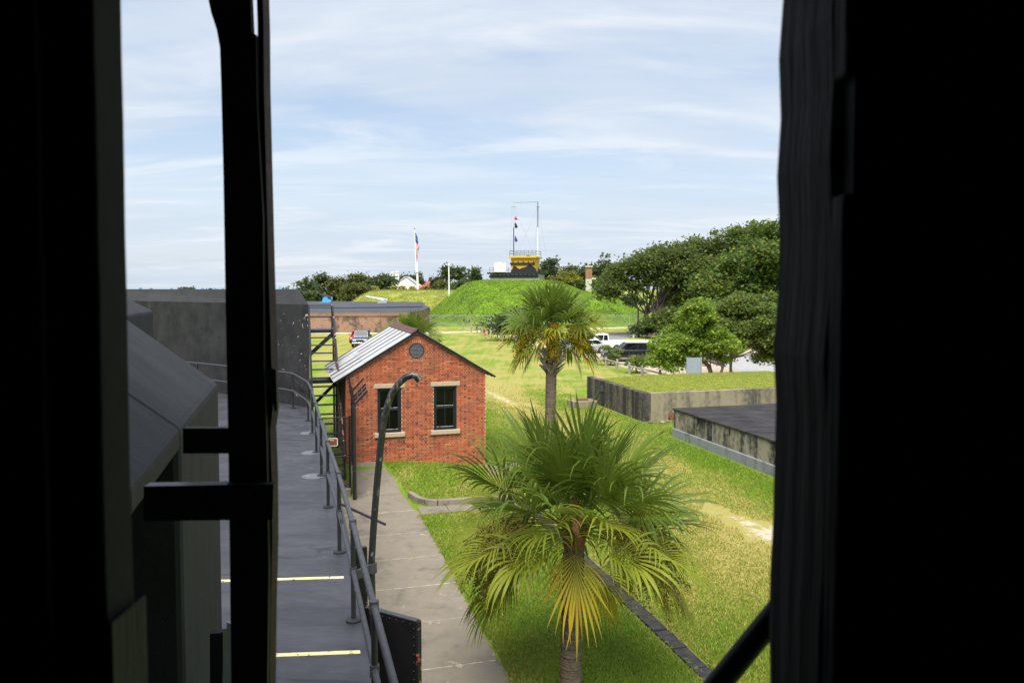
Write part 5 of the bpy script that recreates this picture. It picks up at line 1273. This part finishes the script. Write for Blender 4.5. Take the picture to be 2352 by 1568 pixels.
def spray(rnd, prof, n, dep, r0, r1):
    L = []
    for x, zt, zb in prof:
        for _ in range(3): r = rnd.uniform(r0, r1 * .8); L.append((x + rnd.uniform(-.3, .3), rnd.uniform(-dep, dep) * .6, zt - r * rnd.uniform(.5, 1.1), r, r, r * .7))
    for _ in range(n):
        k = rnd.random() * (len(prof) - 1); a = int(k); f = k - a; x, zt, zb = [prof[a][q] + (prof[a + 1][q] - prof[a][q]) * f for q in range(3)]
        r = rnd.uniform(r0, r1); L.append((x, rnd.uniform(-dep, dep), rnd.uniform(zb + r * .5, max(zb + r * .6, zt - r * .55)), r, r, r * rnd.uniform(.45, .8)))
    return L
rs = random.Random(17)
tree('small_tree', 'bright yellow-green leafy tree behind the battery, left of the two', gpt(1644, 54.5), 5.6, spray(rs, [(-3.9, 2.2, .8), (-3.6, 3.0, .5), (-3.0, 3.6, .4), (-2.2, 4.6, .7), (-1.3, 5.8, 1.2), (-.6, 5.2, 1.4), (.2, 4.2, 1.2), (1.0, 3.2, .6)], 46, 1.3, .5, 1.05), .11, 46000, 'bright_leaf', 3, .10, stems=3, limbs=26, clump=.42, per=70, fork=.24)
tree('small_tree', 'duller green rounded tree beside the road, right of the two', gpt(1683, 56), 6.2, spray(rs, [(-1.4, 4.6, 2.6), (-.4, 5.6, 1.9), (.8, 6.1, 1.4), (1.8, 5.6, 1.0), (2.6, 4.8, .8), (3.4, 3.8, .9), (4.1, 3.2, 1.0)], 46, 1.4, .55, 1.1), .11, 46000, 'mid_leaf', 4, .11, stems=1, limbs=26, clump=.42, per=70, fork=.30)
for lb, u, Y, w, h, mt, n in (('small leafy shrub in front of the black car bonnet', 1403, 66.5, .7, 1.75, 'mid_leaf', 1500), ('low spreading shrub below the rear wheel of the black car', 1466, 60.5, .95, 1.25, 'mid_leaf', 1800),
                          ('large dark bush beside the far rail fence', 1168, 99, 3.4, 4.6, 'hedge_leaf', 6500), ('dark shrubs at the foot of the live oak', 1488, 103, 1.9, 2.4, 'hedge_leaf', 2500)):
    tree('shrub', lb, gpt(u, Y), h, lobes(rr, 7, w, .3, h * .85, .9, .55), .09 if Y < 90 else .16, n, mt, int(u), .05, 'dark_bark', group='shrubs on the lawn', cat='shrub', limbs=5, clump=.35 * w + .1, per=60, fork=.2)
tree('small_tree', 'thin dark young tree left of the live oak trunk', gpt(1468, 104), 5.4, [(-.6, 0, 4.6, 1.3, 1.2, .9), (-1.2, 0, 5.2, 1.0, 1, .6)], .16, 1500, 'hedge_leaf', 77, .14, 'dark_bark', limbs=5, clump=.6, fork=.7)
tree('shrub', 'round yellow-green bush on the hill right of the tower', (at(1296, 650, 172).x, 172, 7.2), 3.4, lobes(rr, 9, 3.6, .4, 3.2, .8, .5), .24, 4500, 'yellow_leaf', 91, .1, limbs=5, group='bushes on the hill', cat='shrub', clump=.8)
far = [(1268, 205, 14.0, 3.2, 'far_leaf', 'dark round tree just behind the tower'), (1350, 210, 11.5, 5, 'far_leaf', 'far tree behind the chimney'), (1310, 225, 12, 4, 'far_leaf', 'far tree between tower and chimney'), (1395, 200, 13, 5, 'far_leaf', 'far tree right of the chimney'),
       (700, 240, 9.0, 5.0, 'far_leaf', 'leftmost far tree above the traverse block'), (738, 250, 11.0, 6, 'far_leaf', 'tall dark far tree second from the left'), (785, 246, 9.6, 6, 'far_leaf_warm', 'olive far tree third from the left'), (832, 240, 10.0, 6, 'far_leaf_warm', 'olive far tree left of the white house'), (878, 236, 10.6, 5.5, 'far_leaf', 'dense dark far tree touching the white house'),
       (718, 215, 5.5, 3.5, 'far_leaf', 'small far tree below the leftmost one'), (815, 224, 7.5, 5, 'far_leaf_warm', 'low olive far bush above the rampart'),
       (948, 300, 11.5, 6, 'far_leaf', 'far tree behind the white house roof'), (1002, 240, 10.2, 4.5, 'far_leaf', 'far tree right of the red roof'), (1042, 236, 12.0, 5.5, 'far_leaf', 'far tree behind the plain white pole'), (1088, 232, 12.3, 6, 'far_leaf', 'far tree left of the tower base'), (1022, 220, 8.5, 4, 'far_leaf_warm', 'olive far bush in front of the trees by the pole'), (1070, 214, 8.5, 4.5, 'far_leaf', 'far bush where hill and rampart meet')]
for i, (u, Y, h, w, mt, lb) in enumerate(far):
    tree('distant_tree', lb, gpt(u, Y), h, lobes(rr, 14, w, 1.5, h - .8, .8, .55), .42, 6500, mt, 200 + i, .3, 'dark_bark', group='distant trees along the horizon', limbs=6, clump=1.5, per=45)
for i, u in enumerate((905, 925, 945, 860)):
    tree('distant_shrub', ('tawny clump on the rampart left of the flagpole', 'middle tawny clump on the rampart near the flagpole', 'tawny clump touching the flagpole foot', 'greenish tawny clump farther left on the rampart')[i], (at(u, 660, 216).x, 216, 6.0), 1.2, lobes(rr, 4, 1.3, .1, 1.1, .8, .6), .2, 500, 'dry_tuft', 300 + i, .05, group='tawny clumps on the rampart', cat='shrub', limbs=3, clump=.5)
for i, (u, Y) in enumerate(((340, 700), (430, 640), (672, 520))):
    tree('distant_tree', ('tiny far bush on the shore at far left', 'tiny far bush on the shore left of the shutter', 'tiny far tree beside the shutter edge')[i], gpt(u, Y), 7.2, lobes(rr, 4, 8, 1, 6.8, .8, .6), .7, 700, 'far_leaf', 330 + i, .3, 'dark_bark', group='distant trees along the horizon', limbs=3, clump=2)

# ------------------------------------------------------------------ fences
def rail_fence(label, pts, group=None, h=.85):
    f = thing('rail_fence', label, 'fence', Vector((*pts[0], 0)))
    rnd = random.Random(len(pts)); prev = None
    for x, y in pts:
        z = h * rnd.uniform(.95, 1.08); m = MB(); m.prism([(x - .085, y - .08, -.1), (x + .085, y - .08, -.1), (x + .08, y + .08, -.1), (x - .085, y + .085, -.1)], (rnd.uniform(-.03, .03), 0, z + .1)); m.build('post', 'wood_rail', f, bevel=.015)
        if prev: m = MB(); m.tube([Vector((*prev, h * .72)), Vector((x, y, h * .72))], .055, 7); m.build('rail', 'wood_rail', f, smooth=True)
        prev = (x, y)
    return f
near = [onz(*p, 0) for p in ((1270, 808), (1284, 813), (1298.7, 817.5), (1318, 824), (1342, 830.5), (1367, 835.5), (1392, 841), (1417.6, 850), (1445.5, 858), (1475, 866))]
npts = [(p.x, p.y) for p in near]; npts += [(10.5, 54.3), (11.3, 51.6), (12.4, 49.2), (14.4, 48.2)]
rail_fence('weathered post and rail fence in front of the parked cars', npts)
rail_fence('far post and rail fence stretch below the green hill', [(onz(u, v, 0).x, onz(u, v, 0).y) for u, v in ((1064, 757), (1082.6, 762.6), (1096, 765), (1104.5, 768), (1111, 770), (1122, 774), (1142.5, 782), (1154, 783.4), (1185, 788))], h=1.05)

def chain_far():
    f = thing('chain_link_fence', 'thin chain-link fence with weathered posts along the foot of the hill', 'fence', (-20, 131, 0))
    pts = [(-20, 132), (-14, 131), (-7, 130.4), (-1, 130), (6, 130), (13, 130.2), (20, 130.8), (27, 131.5), (36, 132)]
    for i, p in enumerate(pts):
        m = MB(); m.tube([(*p, -.1), (*p, 2.15)], .06, 6); m.build('post', 'wood_rail', f)
        if i:
            q = pts[i - 1]; m = MB(); m.tube([(*q, 2.05), (*p, 2.05)], .025, 5); m.build('top_rail', 'gun_grey', f)
            m = MB(); m.prism([(q[0], q[1], .05), (p[0], p[1], .05), (p[0], p[1], 2.05), (q[0], q[1], 2.05)], (0, .012, 0)); m.build('wire_mesh', 'fence_mesh_far', f)
chain_far()
for i, (u, v, lb) in enumerate(((1455, 776, 'short leaning white marker post at the road bend'), (1522.5, 768, 'short white marker post beside the live oak'))):
    p = onz(u, v, 0); m = MB(); m.prism([(p.x - .12, p.y, -.1), (p.x + .12, p.y, -.1), (p.x + .12, p.y + .2, -.1), (p.x - .12, p.y + .2, -.1)], (.12 if i == 0 else 0, 0, 1.25)); tag(m.build('marker_post', 'white_paint', bevel=.04), lb, 'post', 'white road marker posts')
p = onz(1113, 769, 0); c = thing('traffic_cone', 'small orange traffic cone with white band by the far fence', 'cone', p)
m = MB(); m.box((-.25, -.25, 0), (.25, .25, .06)); m.build('foot', 'cone_orange', c, world=False)
m = MB(); m.lathe([(.2, .062), (.12, .5)], n=12); m.build('body', 'cone_orange', c, world=False); m = MB(); m.lathe([(.122, .502), (.09, .68)], n=12); m.build('band', 'white_paint', c, world=False); m = MB(); m.lathe([(.088, .682), (.035, .95)], n=12); m.build('tip', 'cone_orange', c, world=False)
p = onz(1125.5, 762, 0); o = thing('marker_sign', 'narrow grey-blue upright sign panel by the far fence', 'sign', p); m = MB(); m.box((-.22, -.04, .5), (.22, .04, 2.2)); m.build('panel', 'grey_sign', o, world=False); m = MB(); m.tube([(0, 0, -.1), (0, 0, .5)], .05, 6); m.build('post', 'gun_grey', o, world=False)
def grey_panel():
    Y = 51.; c = at(1593.5, 880, Y); g = thing('sign_panel', 'plain grey-blue back of a large sign panel behind the battery lawn', 'sign', Vector((c.x, Y, 0)), R(6))
    m = MB(); m.box((-.46, -.02, .2), (.46, .02, 2.02)); m.build('panel', 'grey_sign', g, world=False)
    for xx in (-.49, .49): m = MB(); m.box((xx - .035, -.06, -.1), (xx + .035, .05, 2.05)); m.build('post', 'grey_sign', g, world=False, bevel=.01)
grey_panel()

# ------------------------------------------------------------------ vehicles (x forward, y left, z up)
def vehicle(name, label, cat, loc, rz, paint, L, Wd, Ht, kind='suv', roof=None, group='parked vehicles'):
    v = thing(name, label, cat, loc, rz, group); hw = Wd / 2; wr = .36 if kind != 'sedan' else .32; belt = Ht * (.60 if kind != 'sedan' else .64); fx, bx = L / 2, -L / 2
    ax1, ax2 = fx - .19 * L, bx + (.20 if kind != 'pickup' else .22) * L
    # lower body lofted along x
    hood = belt - (.10 if kind == 'suv' else .02); bed = belt + .04
    if kind == 'pickup': st_ = [(fx, .45, hood - .32, .84), (fx - .12, .34, hood - .12, .95), (fx - .5, .3, hood, 1), (fx - L * .26, .3, belt, 1), (bx + L * .36, .3, belt, 1), (bx + L * .355, .3, bed, 1), (bx + .08, .36, bed, 1), (bx, .45, bed - .04, .97)]
    else: st_ = [(fx, .42, hood - .32, .80), (fx - .12, .3, hood - .15, .92), (fx - .45, .24, hood - .02, .98), (fx - L * .25, .22, belt, 1), (0, .22, belt, 1), (bx + .5, .24, belt + .02, .99), (bx + .1, .32, belt - .02, .95), (bx, .45, belt - .2, .88)]
    m = MB(); b = 0; n = 8
    for (x, z0, z1, w) in st_:
        W = hw * w; m.v += [Vector(p) for p in ((x, -W * .92, z0), (x, -W, z0 + .14), (x, -W, (z0 + z1) / 2 + .1), (x, -W * .94, z1), (x, W * .94, z1), (x, W, (z0 + z1) / 2 + .1), (x, W, z0 + .14), (x, W * .92, z0))]
    for i in range(len(st_) - 1):
        for k in range(n): m.f.append((i * n + k, i * n + (k + 1) % n, (i + 1) * n + (k + 1) % n, (i + 1) * n + k)); m.fm.append(0)
    m.f.append(tuple(range(n))); m.f.append(tuple((len(st_) - 1) * n + k for k in range(n))); m.fm += [0, 0]
    m.build('body', paint, v, world=False, smooth=True, bevel=.03)
    # cabin
    if kind == 'pickup': c0, c1, r0, r1 = fx - L * .27, bx + L * .37, fx - L * .37, bx + L * .39
    elif kind == 'sedan': c0, c1, r0, r1 = fx - L * .25, bx + L * .10, fx - L * .42, bx + L * .27
    else: c0, c1, r0, r1 = fx - L * .26, bx + .06, fx - L * .42, bx + .35
    wt = hw * .78; wb = hw * .94; z0, z1 = belt - .01, Ht
    low = [Vector((c0, -wb * .95, z0)), Vector((c0, wb * .95, z0)), Vector((c1, wb, z0)), Vector((c1, -wb, z0))]; top = [Vector((r0, -wt, z1)), Vector((r0, wt, z1)), Vector((r1, wt, z1)), Vector((r1, -wt, z1))]
    m = MB(); m.add(low + top, [(0, 1, 5, 4), (1, 2, 6, 5), (2, 3, 7, 6), (3, 0, 4, 7), (4, 5, 6, 7)]); m.build('cabin', roof or paint, v, world=False, bevel=.07)
    def pane(nm, A, B, Cc, D_, i0=.08, i1=.92, j0=.14, j1=.86):
        def q(a, b): return A.lerp(B, a).lerp(D_.lerp(Cc, a), b)
        P = [q(i0, j0), q(i1, j0), q(i1, j1), q(i0, j1)]; nn = (P[1] - P[0]).cross(P[3] - P[0]).normalized(); ce = (P[0] + P[2]) / 2
        if nn.dot(ce - Vector((0, 0, z0))) < 0: nn = -nn
        m = MB(); m.prism([p + nn * .004 for p in P], nn * .012); m.build(nm, 'car_glass', v, world=False)
    pane('windscreen', low[0], low[1], top[1], top[0]); pane('rear_window', low[2], low[3], top[3], top[2])
    spl = [(.12, .46), (.49, .74), (.77, .93)] if kind == 'suv' else ([(.16, .52), (.55, .88)] if kind == 'sedan' else [(.20, .62), (.66, .93)])
    for a, b in spl: pane('side_window', low[1], low[2], top[2], top[1], a, b, .12, .84); pane('side_window', low[0], low[3], top[3], top[0], a, b, .12, .84)
    # wheels
    for x in (ax1, ax2):
        for sd in (-1, 1):
            w = thing('wheel', None, None); w.parent = v; w.location = (x, sd * (hw - .10), wr)
            m = MB(); m.lathe([(wr * .6, -.115), (wr * .94, -.11), (wr, -.07), (wr, .07), (wr * .94, .11), (wr * .6, .115)], n=22, ax='y'); m.build('tyre', 'tyre', w, world=False, smooth=True)
            m = MB(); m.lathe([(wr * .66, sd * .09), (wr * .62, sd * .122), (wr * .16, sd * .118), (wr * .10, sd * .128)], n=16, ax='y'); rim = m.build('rim', 'rim', w, world=False)
            for k in range(5):
                a = k * 2 * math.pi / 5 + .3; m = MB(); c = Vector((math.cos(a), 0, math.sin(a))); tn = Vector((-c.z, 0, c.x))
                m.prism([c * wr * .22 + tn * .02 + Vector((0, sd * .124, 0)), c * wr * .56 + tn * .085 + Vector((0, sd * .124, 0)), c * wr * .56 - tn * .085 + Vector((0, sd * .124, 0)), c * wr * .22 - tn * .02 + Vector((0, sd * .124, 0))], (0, sd * .004, 0)); m.build('spoke_gap', 'tyre', w, world=False)
            m = MB(); P = [Vector((x + math.cos(a) * (wr + .06), sd * (hw + .001), wr + math.sin(a) * (wr + .06))) for a in np.linspace(-.35, math.pi + .35, 16)]; m.prism(P, (0, -sd * .03, 0)); m.build('wheel_arch', 'tyre', v, world=False)
    for sd in (-1, 1):
        m = MB(); m.box((fx - .20, sd * hw * .62 - .17, hood - .42), (fx - .005, sd * hw * .62 + .17, hood - .24)); m.build('headlight', 'lamp_white', v, world=False, bevel=.03)
        m = MB(); m.box((bx - .015, sd * hw * .80 - .1, belt - .38), (bx + .16, sd * hw * .80 + .13, belt - .14)); m.build('tail_light', 'lamp_red', v, world=False, bevel=.02)
        m = MB(); m.box((c0 - .62, sd * (hw + .10) - .1, belt + .02), (c0 - .42, sd * (hw + .10) + .1, belt + .20)); m.build('mirror', 'tyre' if kind == 'pickup' else paint, v, world=False, bevel=.04)
        m = MB(); m.box((ax2 + .5, sd * (hw + .004) - .006, .30), (ax1 - .5, sd * (hw + .004) + .006, .40)); m.build('sill_trim', 'chrome' if kind == 'suv' else 'tyre', v, world=False)
    m = MB(); m.box((fx - .02, -hw * .42, hood - .44), (fx + .02, hw * .42, hood - .22)); m.build('grille', 'tyre', v, world=False, bevel=.02)
    m = MB(); m.box((fx - .1, -hw * .88, .42), (fx + .06, hw * .88, .58)); m.build('bumper', 'chrome' if kind == 'pickup' else paint, v, world=False, bevel=.05)
    m = MB(); m.box((bx - .06, -hw * .86, .42), (bx + .1, hw * .86, .58)); m.build('bumper', 'chrome' if kind == 'pickup' else paint, v, world=False, bevel=.05)
    return v
g0 = lambda u, v: onz(u, v, 0)
q = g0(1449, 831); vehicle('parked_car', 'shiny black estate-style utility car parked side-on behind the rail fence', 'car', (q.x, q.y + .9, 0), math.pi, 'car_black', 5.0, 1.98, 1.77, 'suv', 'car_black')
o = bpy.data.objects['parked_car']
m = MB()
for y in (-.62, .62): m.tube([(-1.9, y, 1.80), (-1.7, y, 1.84), (.2, y, 1.84), (.45, y, 1.79)], .03, 6)
m.build('roof_rail', 'chrome', o, world=False)
q = g0(1315, 803); vehicle('parked_car', 'charcoal utility car parked behind the second palm crown', 'car', (q.x + .9, q.y + .9, 0), math.pi, 'car_charcoal', 4.7, 1.9, 1.7, 'suv')
q = g0(1385, 808); vehicle('parked_pickup', 'white pickup truck parked beyond the black car', 'pickup truck', (q.x, q.y + 1, 0), math.pi, 'car_white', 5.2, 2.0, 1.88, 'pickup')
q = g0(1352, 812); vehicle('parked_car', 'silver car parked low behind the hanging palm fronds', 'car', (q.x, q.y + 1, 0), math.pi, 'car_silver', 4.5, 1.8, 1.45, 'sedan')
q = g0(1535, 828); vehicle('parked_car', 'pale silver car glimpsed behind the bright small tree', 'car', (q.x + .6, q.y + 1, 0), math.pi, 'car_silver', 4.6, 1.8, 1.46, 'sedan')
q = g0(820.5, 798); tr = vehicle('parked_pickup', 'dark blue pickup truck facing the camera on the lawn by the fort wall', 'pickup truck', (q.x, q.y + 2.7, 0), R(-90) + R(6), 'car_navy', 5.4, 1.95, 1.85, 'pickup')
m = MB()
for y in (-.85, .85): m.tube([(-.55, y, 1.1), (-.55, y, 2.0)], .03, 6)
m.tube([(-.55, -.85, 2.0), (-.55, .85, 2.0)], .03, 6); m.build('rack', 'black_paint', tr, world=False)
q = g0(808, 793); vehicle('parked_car', 'red car tucked behind the dark blue pickup', 'car', (q.x - .42, q.y + 5.8, 0), R(-90) + R(6), 'car_red', 4.4, 1.8, 1.42, 'sedan')

# ------------------------------------------------------------------ the dark lookout room, its door frame and the shutter
def room():
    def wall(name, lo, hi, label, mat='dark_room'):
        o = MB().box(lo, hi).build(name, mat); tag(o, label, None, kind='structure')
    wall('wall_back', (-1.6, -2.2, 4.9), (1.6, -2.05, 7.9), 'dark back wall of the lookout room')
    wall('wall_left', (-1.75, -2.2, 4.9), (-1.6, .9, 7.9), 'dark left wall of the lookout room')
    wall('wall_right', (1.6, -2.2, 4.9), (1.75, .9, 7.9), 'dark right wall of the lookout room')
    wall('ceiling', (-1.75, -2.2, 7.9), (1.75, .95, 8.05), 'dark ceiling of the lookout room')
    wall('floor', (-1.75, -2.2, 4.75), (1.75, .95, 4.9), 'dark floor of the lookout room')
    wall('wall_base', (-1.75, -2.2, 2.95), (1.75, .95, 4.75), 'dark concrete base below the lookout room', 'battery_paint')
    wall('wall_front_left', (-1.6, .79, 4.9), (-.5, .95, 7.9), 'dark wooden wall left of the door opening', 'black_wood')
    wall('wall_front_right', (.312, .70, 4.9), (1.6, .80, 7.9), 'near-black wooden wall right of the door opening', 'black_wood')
    wall('wall_outer_shade', (-7, .80, 2.95), (-1.6, .95, 8.4), 'outer lookout wall widened out of view to shade the parapet', 'battery_paint')  # stretched left, unseen, to keep sky light off the parapet front
    wall('wall_wing_shade', (-7, .96, 2.95), (-1.72, 2.6, 8.4), 'added unseen wing wall that shades the parapet front', 'battery_paint')  # added block out of view; its shade darkens the parapet front
    wall('roof', (-7.2, -2.6, 8.4), (3, 2.9, 8.6), 'lookout roof with an overhang added out of view for shade', 'battery_paint')  # roof carried wide and forward, unseen, to cast shade on the parapet
    f = thing('door_frame', 'rough black-painted wooden door frame around the opening', 'door frame', (0, .8, 4.9))
    # left: stepped rabbets, each a board of its own
    xl = lambda u, Y: (u - 1176) / 1764 * Y
    def board(x0, x1, y0, y1, nm='board', jit=.0, mat='black_wood', z0=4.9, z1=7.9, seed=1):
        rnd = random.Random(seed); n = 46; m = MB(); V = []
        rows = [z0 + (z1 - z0) * i / n for i in range(n + 1)]
        for z in rows:
            j = rnd.uniform(-jit, jit) + (jit * .45 * math.sin(z * 5.1 + seed)); k = rnd.uniform(-jit, jit) * .5
            xa, xb = (x0 + j, x1) if nm == 'right_jamb' else (x0, x1 + j)
            V += [Vector((xa + k, y0, z)), Vector((xb, y0, z)), Vector((xb, y1, z)), Vector((xa, y1, z))]
        F = []
        for i in range(n):
            for q in range(4): F.append((i * 4 + q, i * 4 + (q + 1) % 4, i * 4 + 4 + (q + 1) % 4, i * 4 + 4 + q))
        F += [(0, 1, 2, 3), (n * 4, n * 4 + 1, n * 4 + 2, n * 4 + 3)]
        m.add(V, F); return m.build(nm, mat, f, bevel=.003)
    board(-.60, xl(294, .86), .80, .86, 'left_jamb', .0012, seed=3, mat='dark_room')
    board(-.70, xl(95, .784), .784, .7995, 'left_stop', .001, seed=5)
    # right jamb: deep reveal that catches the daylight, with a cut mortise
    x0 = .3005
    zm0, zm1 = at(1925, 450, .72).z, at(1925, 185, .72).z
    board(x0, x0 + .05, .730, .878, 'right_jamb', .0022, seed=11)
    board(x0, x0 + .05, .70, .7298, 'right_jamb', .0006, z0=4.9, z1=zm0, seed=12); board(x0, x0 + .05, .70, .7298, 'right_jamb', .0006, z0=zm1, z1=7.9, seed=13)
    m = MB(); m.box((x0 + .009, .702, zm0), (x0 + .05, .7296, zm1)); m.build('mortise', 'black_wood', f)
    m = MB(); m.box((xl(250, .80), .786, 4.9), (xl(322, .862), .862, at(290, 1418, .8).z)); m.build('sill_block', 'worn_wood', f, bevel=.006)
    m = MB(); m.box((-.6, .70, 7.55), (.6, .86, 7.9)); m.build('head', 'black_wood', f)
    m = MB(); m.box((-.44, .70, 4.9), (.32, .95, 5.35)); m.build('threshold', 'black_wood', f)
plain('worn_wood', (.032, .030, .027), .8, var=.5, scale=14, kind='Position', stretch=(1, 1, .1), bump=.5)
room()

def shutter():
    Y = 1.55
    s = thing('steel_shutter', 'black steel shutter leaf standing open edge-on at left of the view', 'shutter', Vector((at(570, 1568, Y).x, Y, 4.9)))
    # upright bar
    L = [(470, -40), (485, 30), (498, 70), (505, 110), (508, 200), (513, 400), (518, 700), (524, 1000), (528, 1300), (532, 1700)]
    Rr = [(573, -40), (578, 75), (588, 80), (590, 240), (604, 500), (606, 840), (612, 1000), (617, 1300), (612, 1700)]
    m = MB(); m.prism([at(u, v, Y) for u, v in L] + [at(u, v, Y) for u, v in reversed(Rr)], (0, .018, 0)); m.build('upright', 'shutter_black', s)
    # the leaf's folded edge: thin, bent and rust red
    rnd = random.Random(9); E = [(600, -40), (603, 60), (604, 200), (609, 400), (614, 600), (620, 800), (624, 940), (618, 985), (622, 1100), (623, 1250), (619, 1400), (616, 1700)]
    P = [at(u, v, Y + .02) for u, v in E]; m = MB()
    for i, p in enumerate(P): m.v += [p + Vector((-.010, 0, 0)), p + Vector((.004, -.006, 0)), p + Vector((.006, .03, 0)), p + Vector((-.006, .03, 0))]
    for i in range(len(P) - 1):
        for k in range(4): m.f.append((i * 4 + k, i * 4 + (k + 1) % 4, i * 4 + 4 + (k + 1) % 4, i * 4 + 4 + k)); m.fm.append(0)
    m.build('folded_edge', 'rust_edge', s)
    m = MB(); m.prism([at(u, v, Y + .012) for u, v in ((605, 842), (634, 848), (637, 940), (632, 948), (622, 905), (610, 880))], (0, .006, 0)); m.build('bent_tab', 'rail_paint', s)
    # two strap arms back to the wall
    m = MB(); m.prism([at(u, v, Y + .1) for u, v in ((420, 983), (530, 983), (530, 1041), (420, 1041))], (0, .02, 0)); m.build('strap', 'shutter_black', s)
    m = MB(); m.prism([at(u, v, Y - .03) for u, v in ((330, 1117), (628, 1112), (626, 1193), (330, 1196))], (0, .02, 0)); m.build('strap', 'shutter_black', s)
    m = MB(); m.prism([at(u, v, Y - .034) for u, v in ((330, 1116), (520, 1113), (520, 1117), (330, 1120))], (0, .03, 0)); m.build('strap_edge', 'worn_black_paint', s)
    # bracket low down on the parapet
    b = thing('steel_bracket', 'small worn steel bracket with bright edge low on the parapet', 'bracket', at(505, 1500, 3.9))
    m = MB(); m.prism([at(u, v, 3.9) for u, v in ((482, 1455), (512, 1452), (512, 1568), (482, 1620))], (0, .05, 0)); m.build('plate', 'black_paint', b)
    m = MB(); m.prism([at(u, v, 3.8) for u, v in ((521, 1428), (530, 1432), (532, 1590), (508, 1620), (513, 1530))], (0, .02, 0)); m.build('flange', 'grey_sign', b)
    r = thing('stay_rod', 'black round stay rod slanting past the right door jamb', 'rod', at(1640, 1568, 1.2))
    m = MB(); m.tube([at(1570, 1668, 1.2), at(1860, 1312, 1.2)], .019, 12); m.build('rod', 'shutter_black', r, smooth=True)
plain('shutter_black', (.010, .010, .011), .6, var=.4, scale=12, kind='Position'); chipped('rust_edge', (.035, .016, .018), (.10, .03, .03), .55, .7, 40)
shutter()
grass()
def edge_weeds():
    rng = np.random.default_rng(12); P = []
    for t in np.arange(10, 22.6, .05):
        for s_, p in ((3.40, .5), (6.55, .3), (6.90, .55), (6.99, .4)):
            if rng.random() < p: q = site(s_ + rng.normal(0, .035), t + rng.normal(0, .03), .02 + rng.random() * .03); P += [(q.x + rng.normal(0, .02), q.y + rng.normal(0, .02), q.z) for _ in range(int(rng.integers(2, 7)))]
    for t in np.arange(12.97, 22, 1.86):
        for _ in range(14): q = site(rng.uniform(.8, 3.3), t - .0 + rng.normal(0, .012), .015); P.append(tuple(q))
    P = np.array(P); V, F = leaf_cards(P, .045, rng, 0, .16)
    o = np_mesh('edge_grass', V, F, ['grass_blade', 'dry_tuft'], mid=rng.random(len(P)) < .4); tag(o, 'ragged grass creeping over the walkway and drain edges', 'grass', kind='stuff')
edge_weeds()
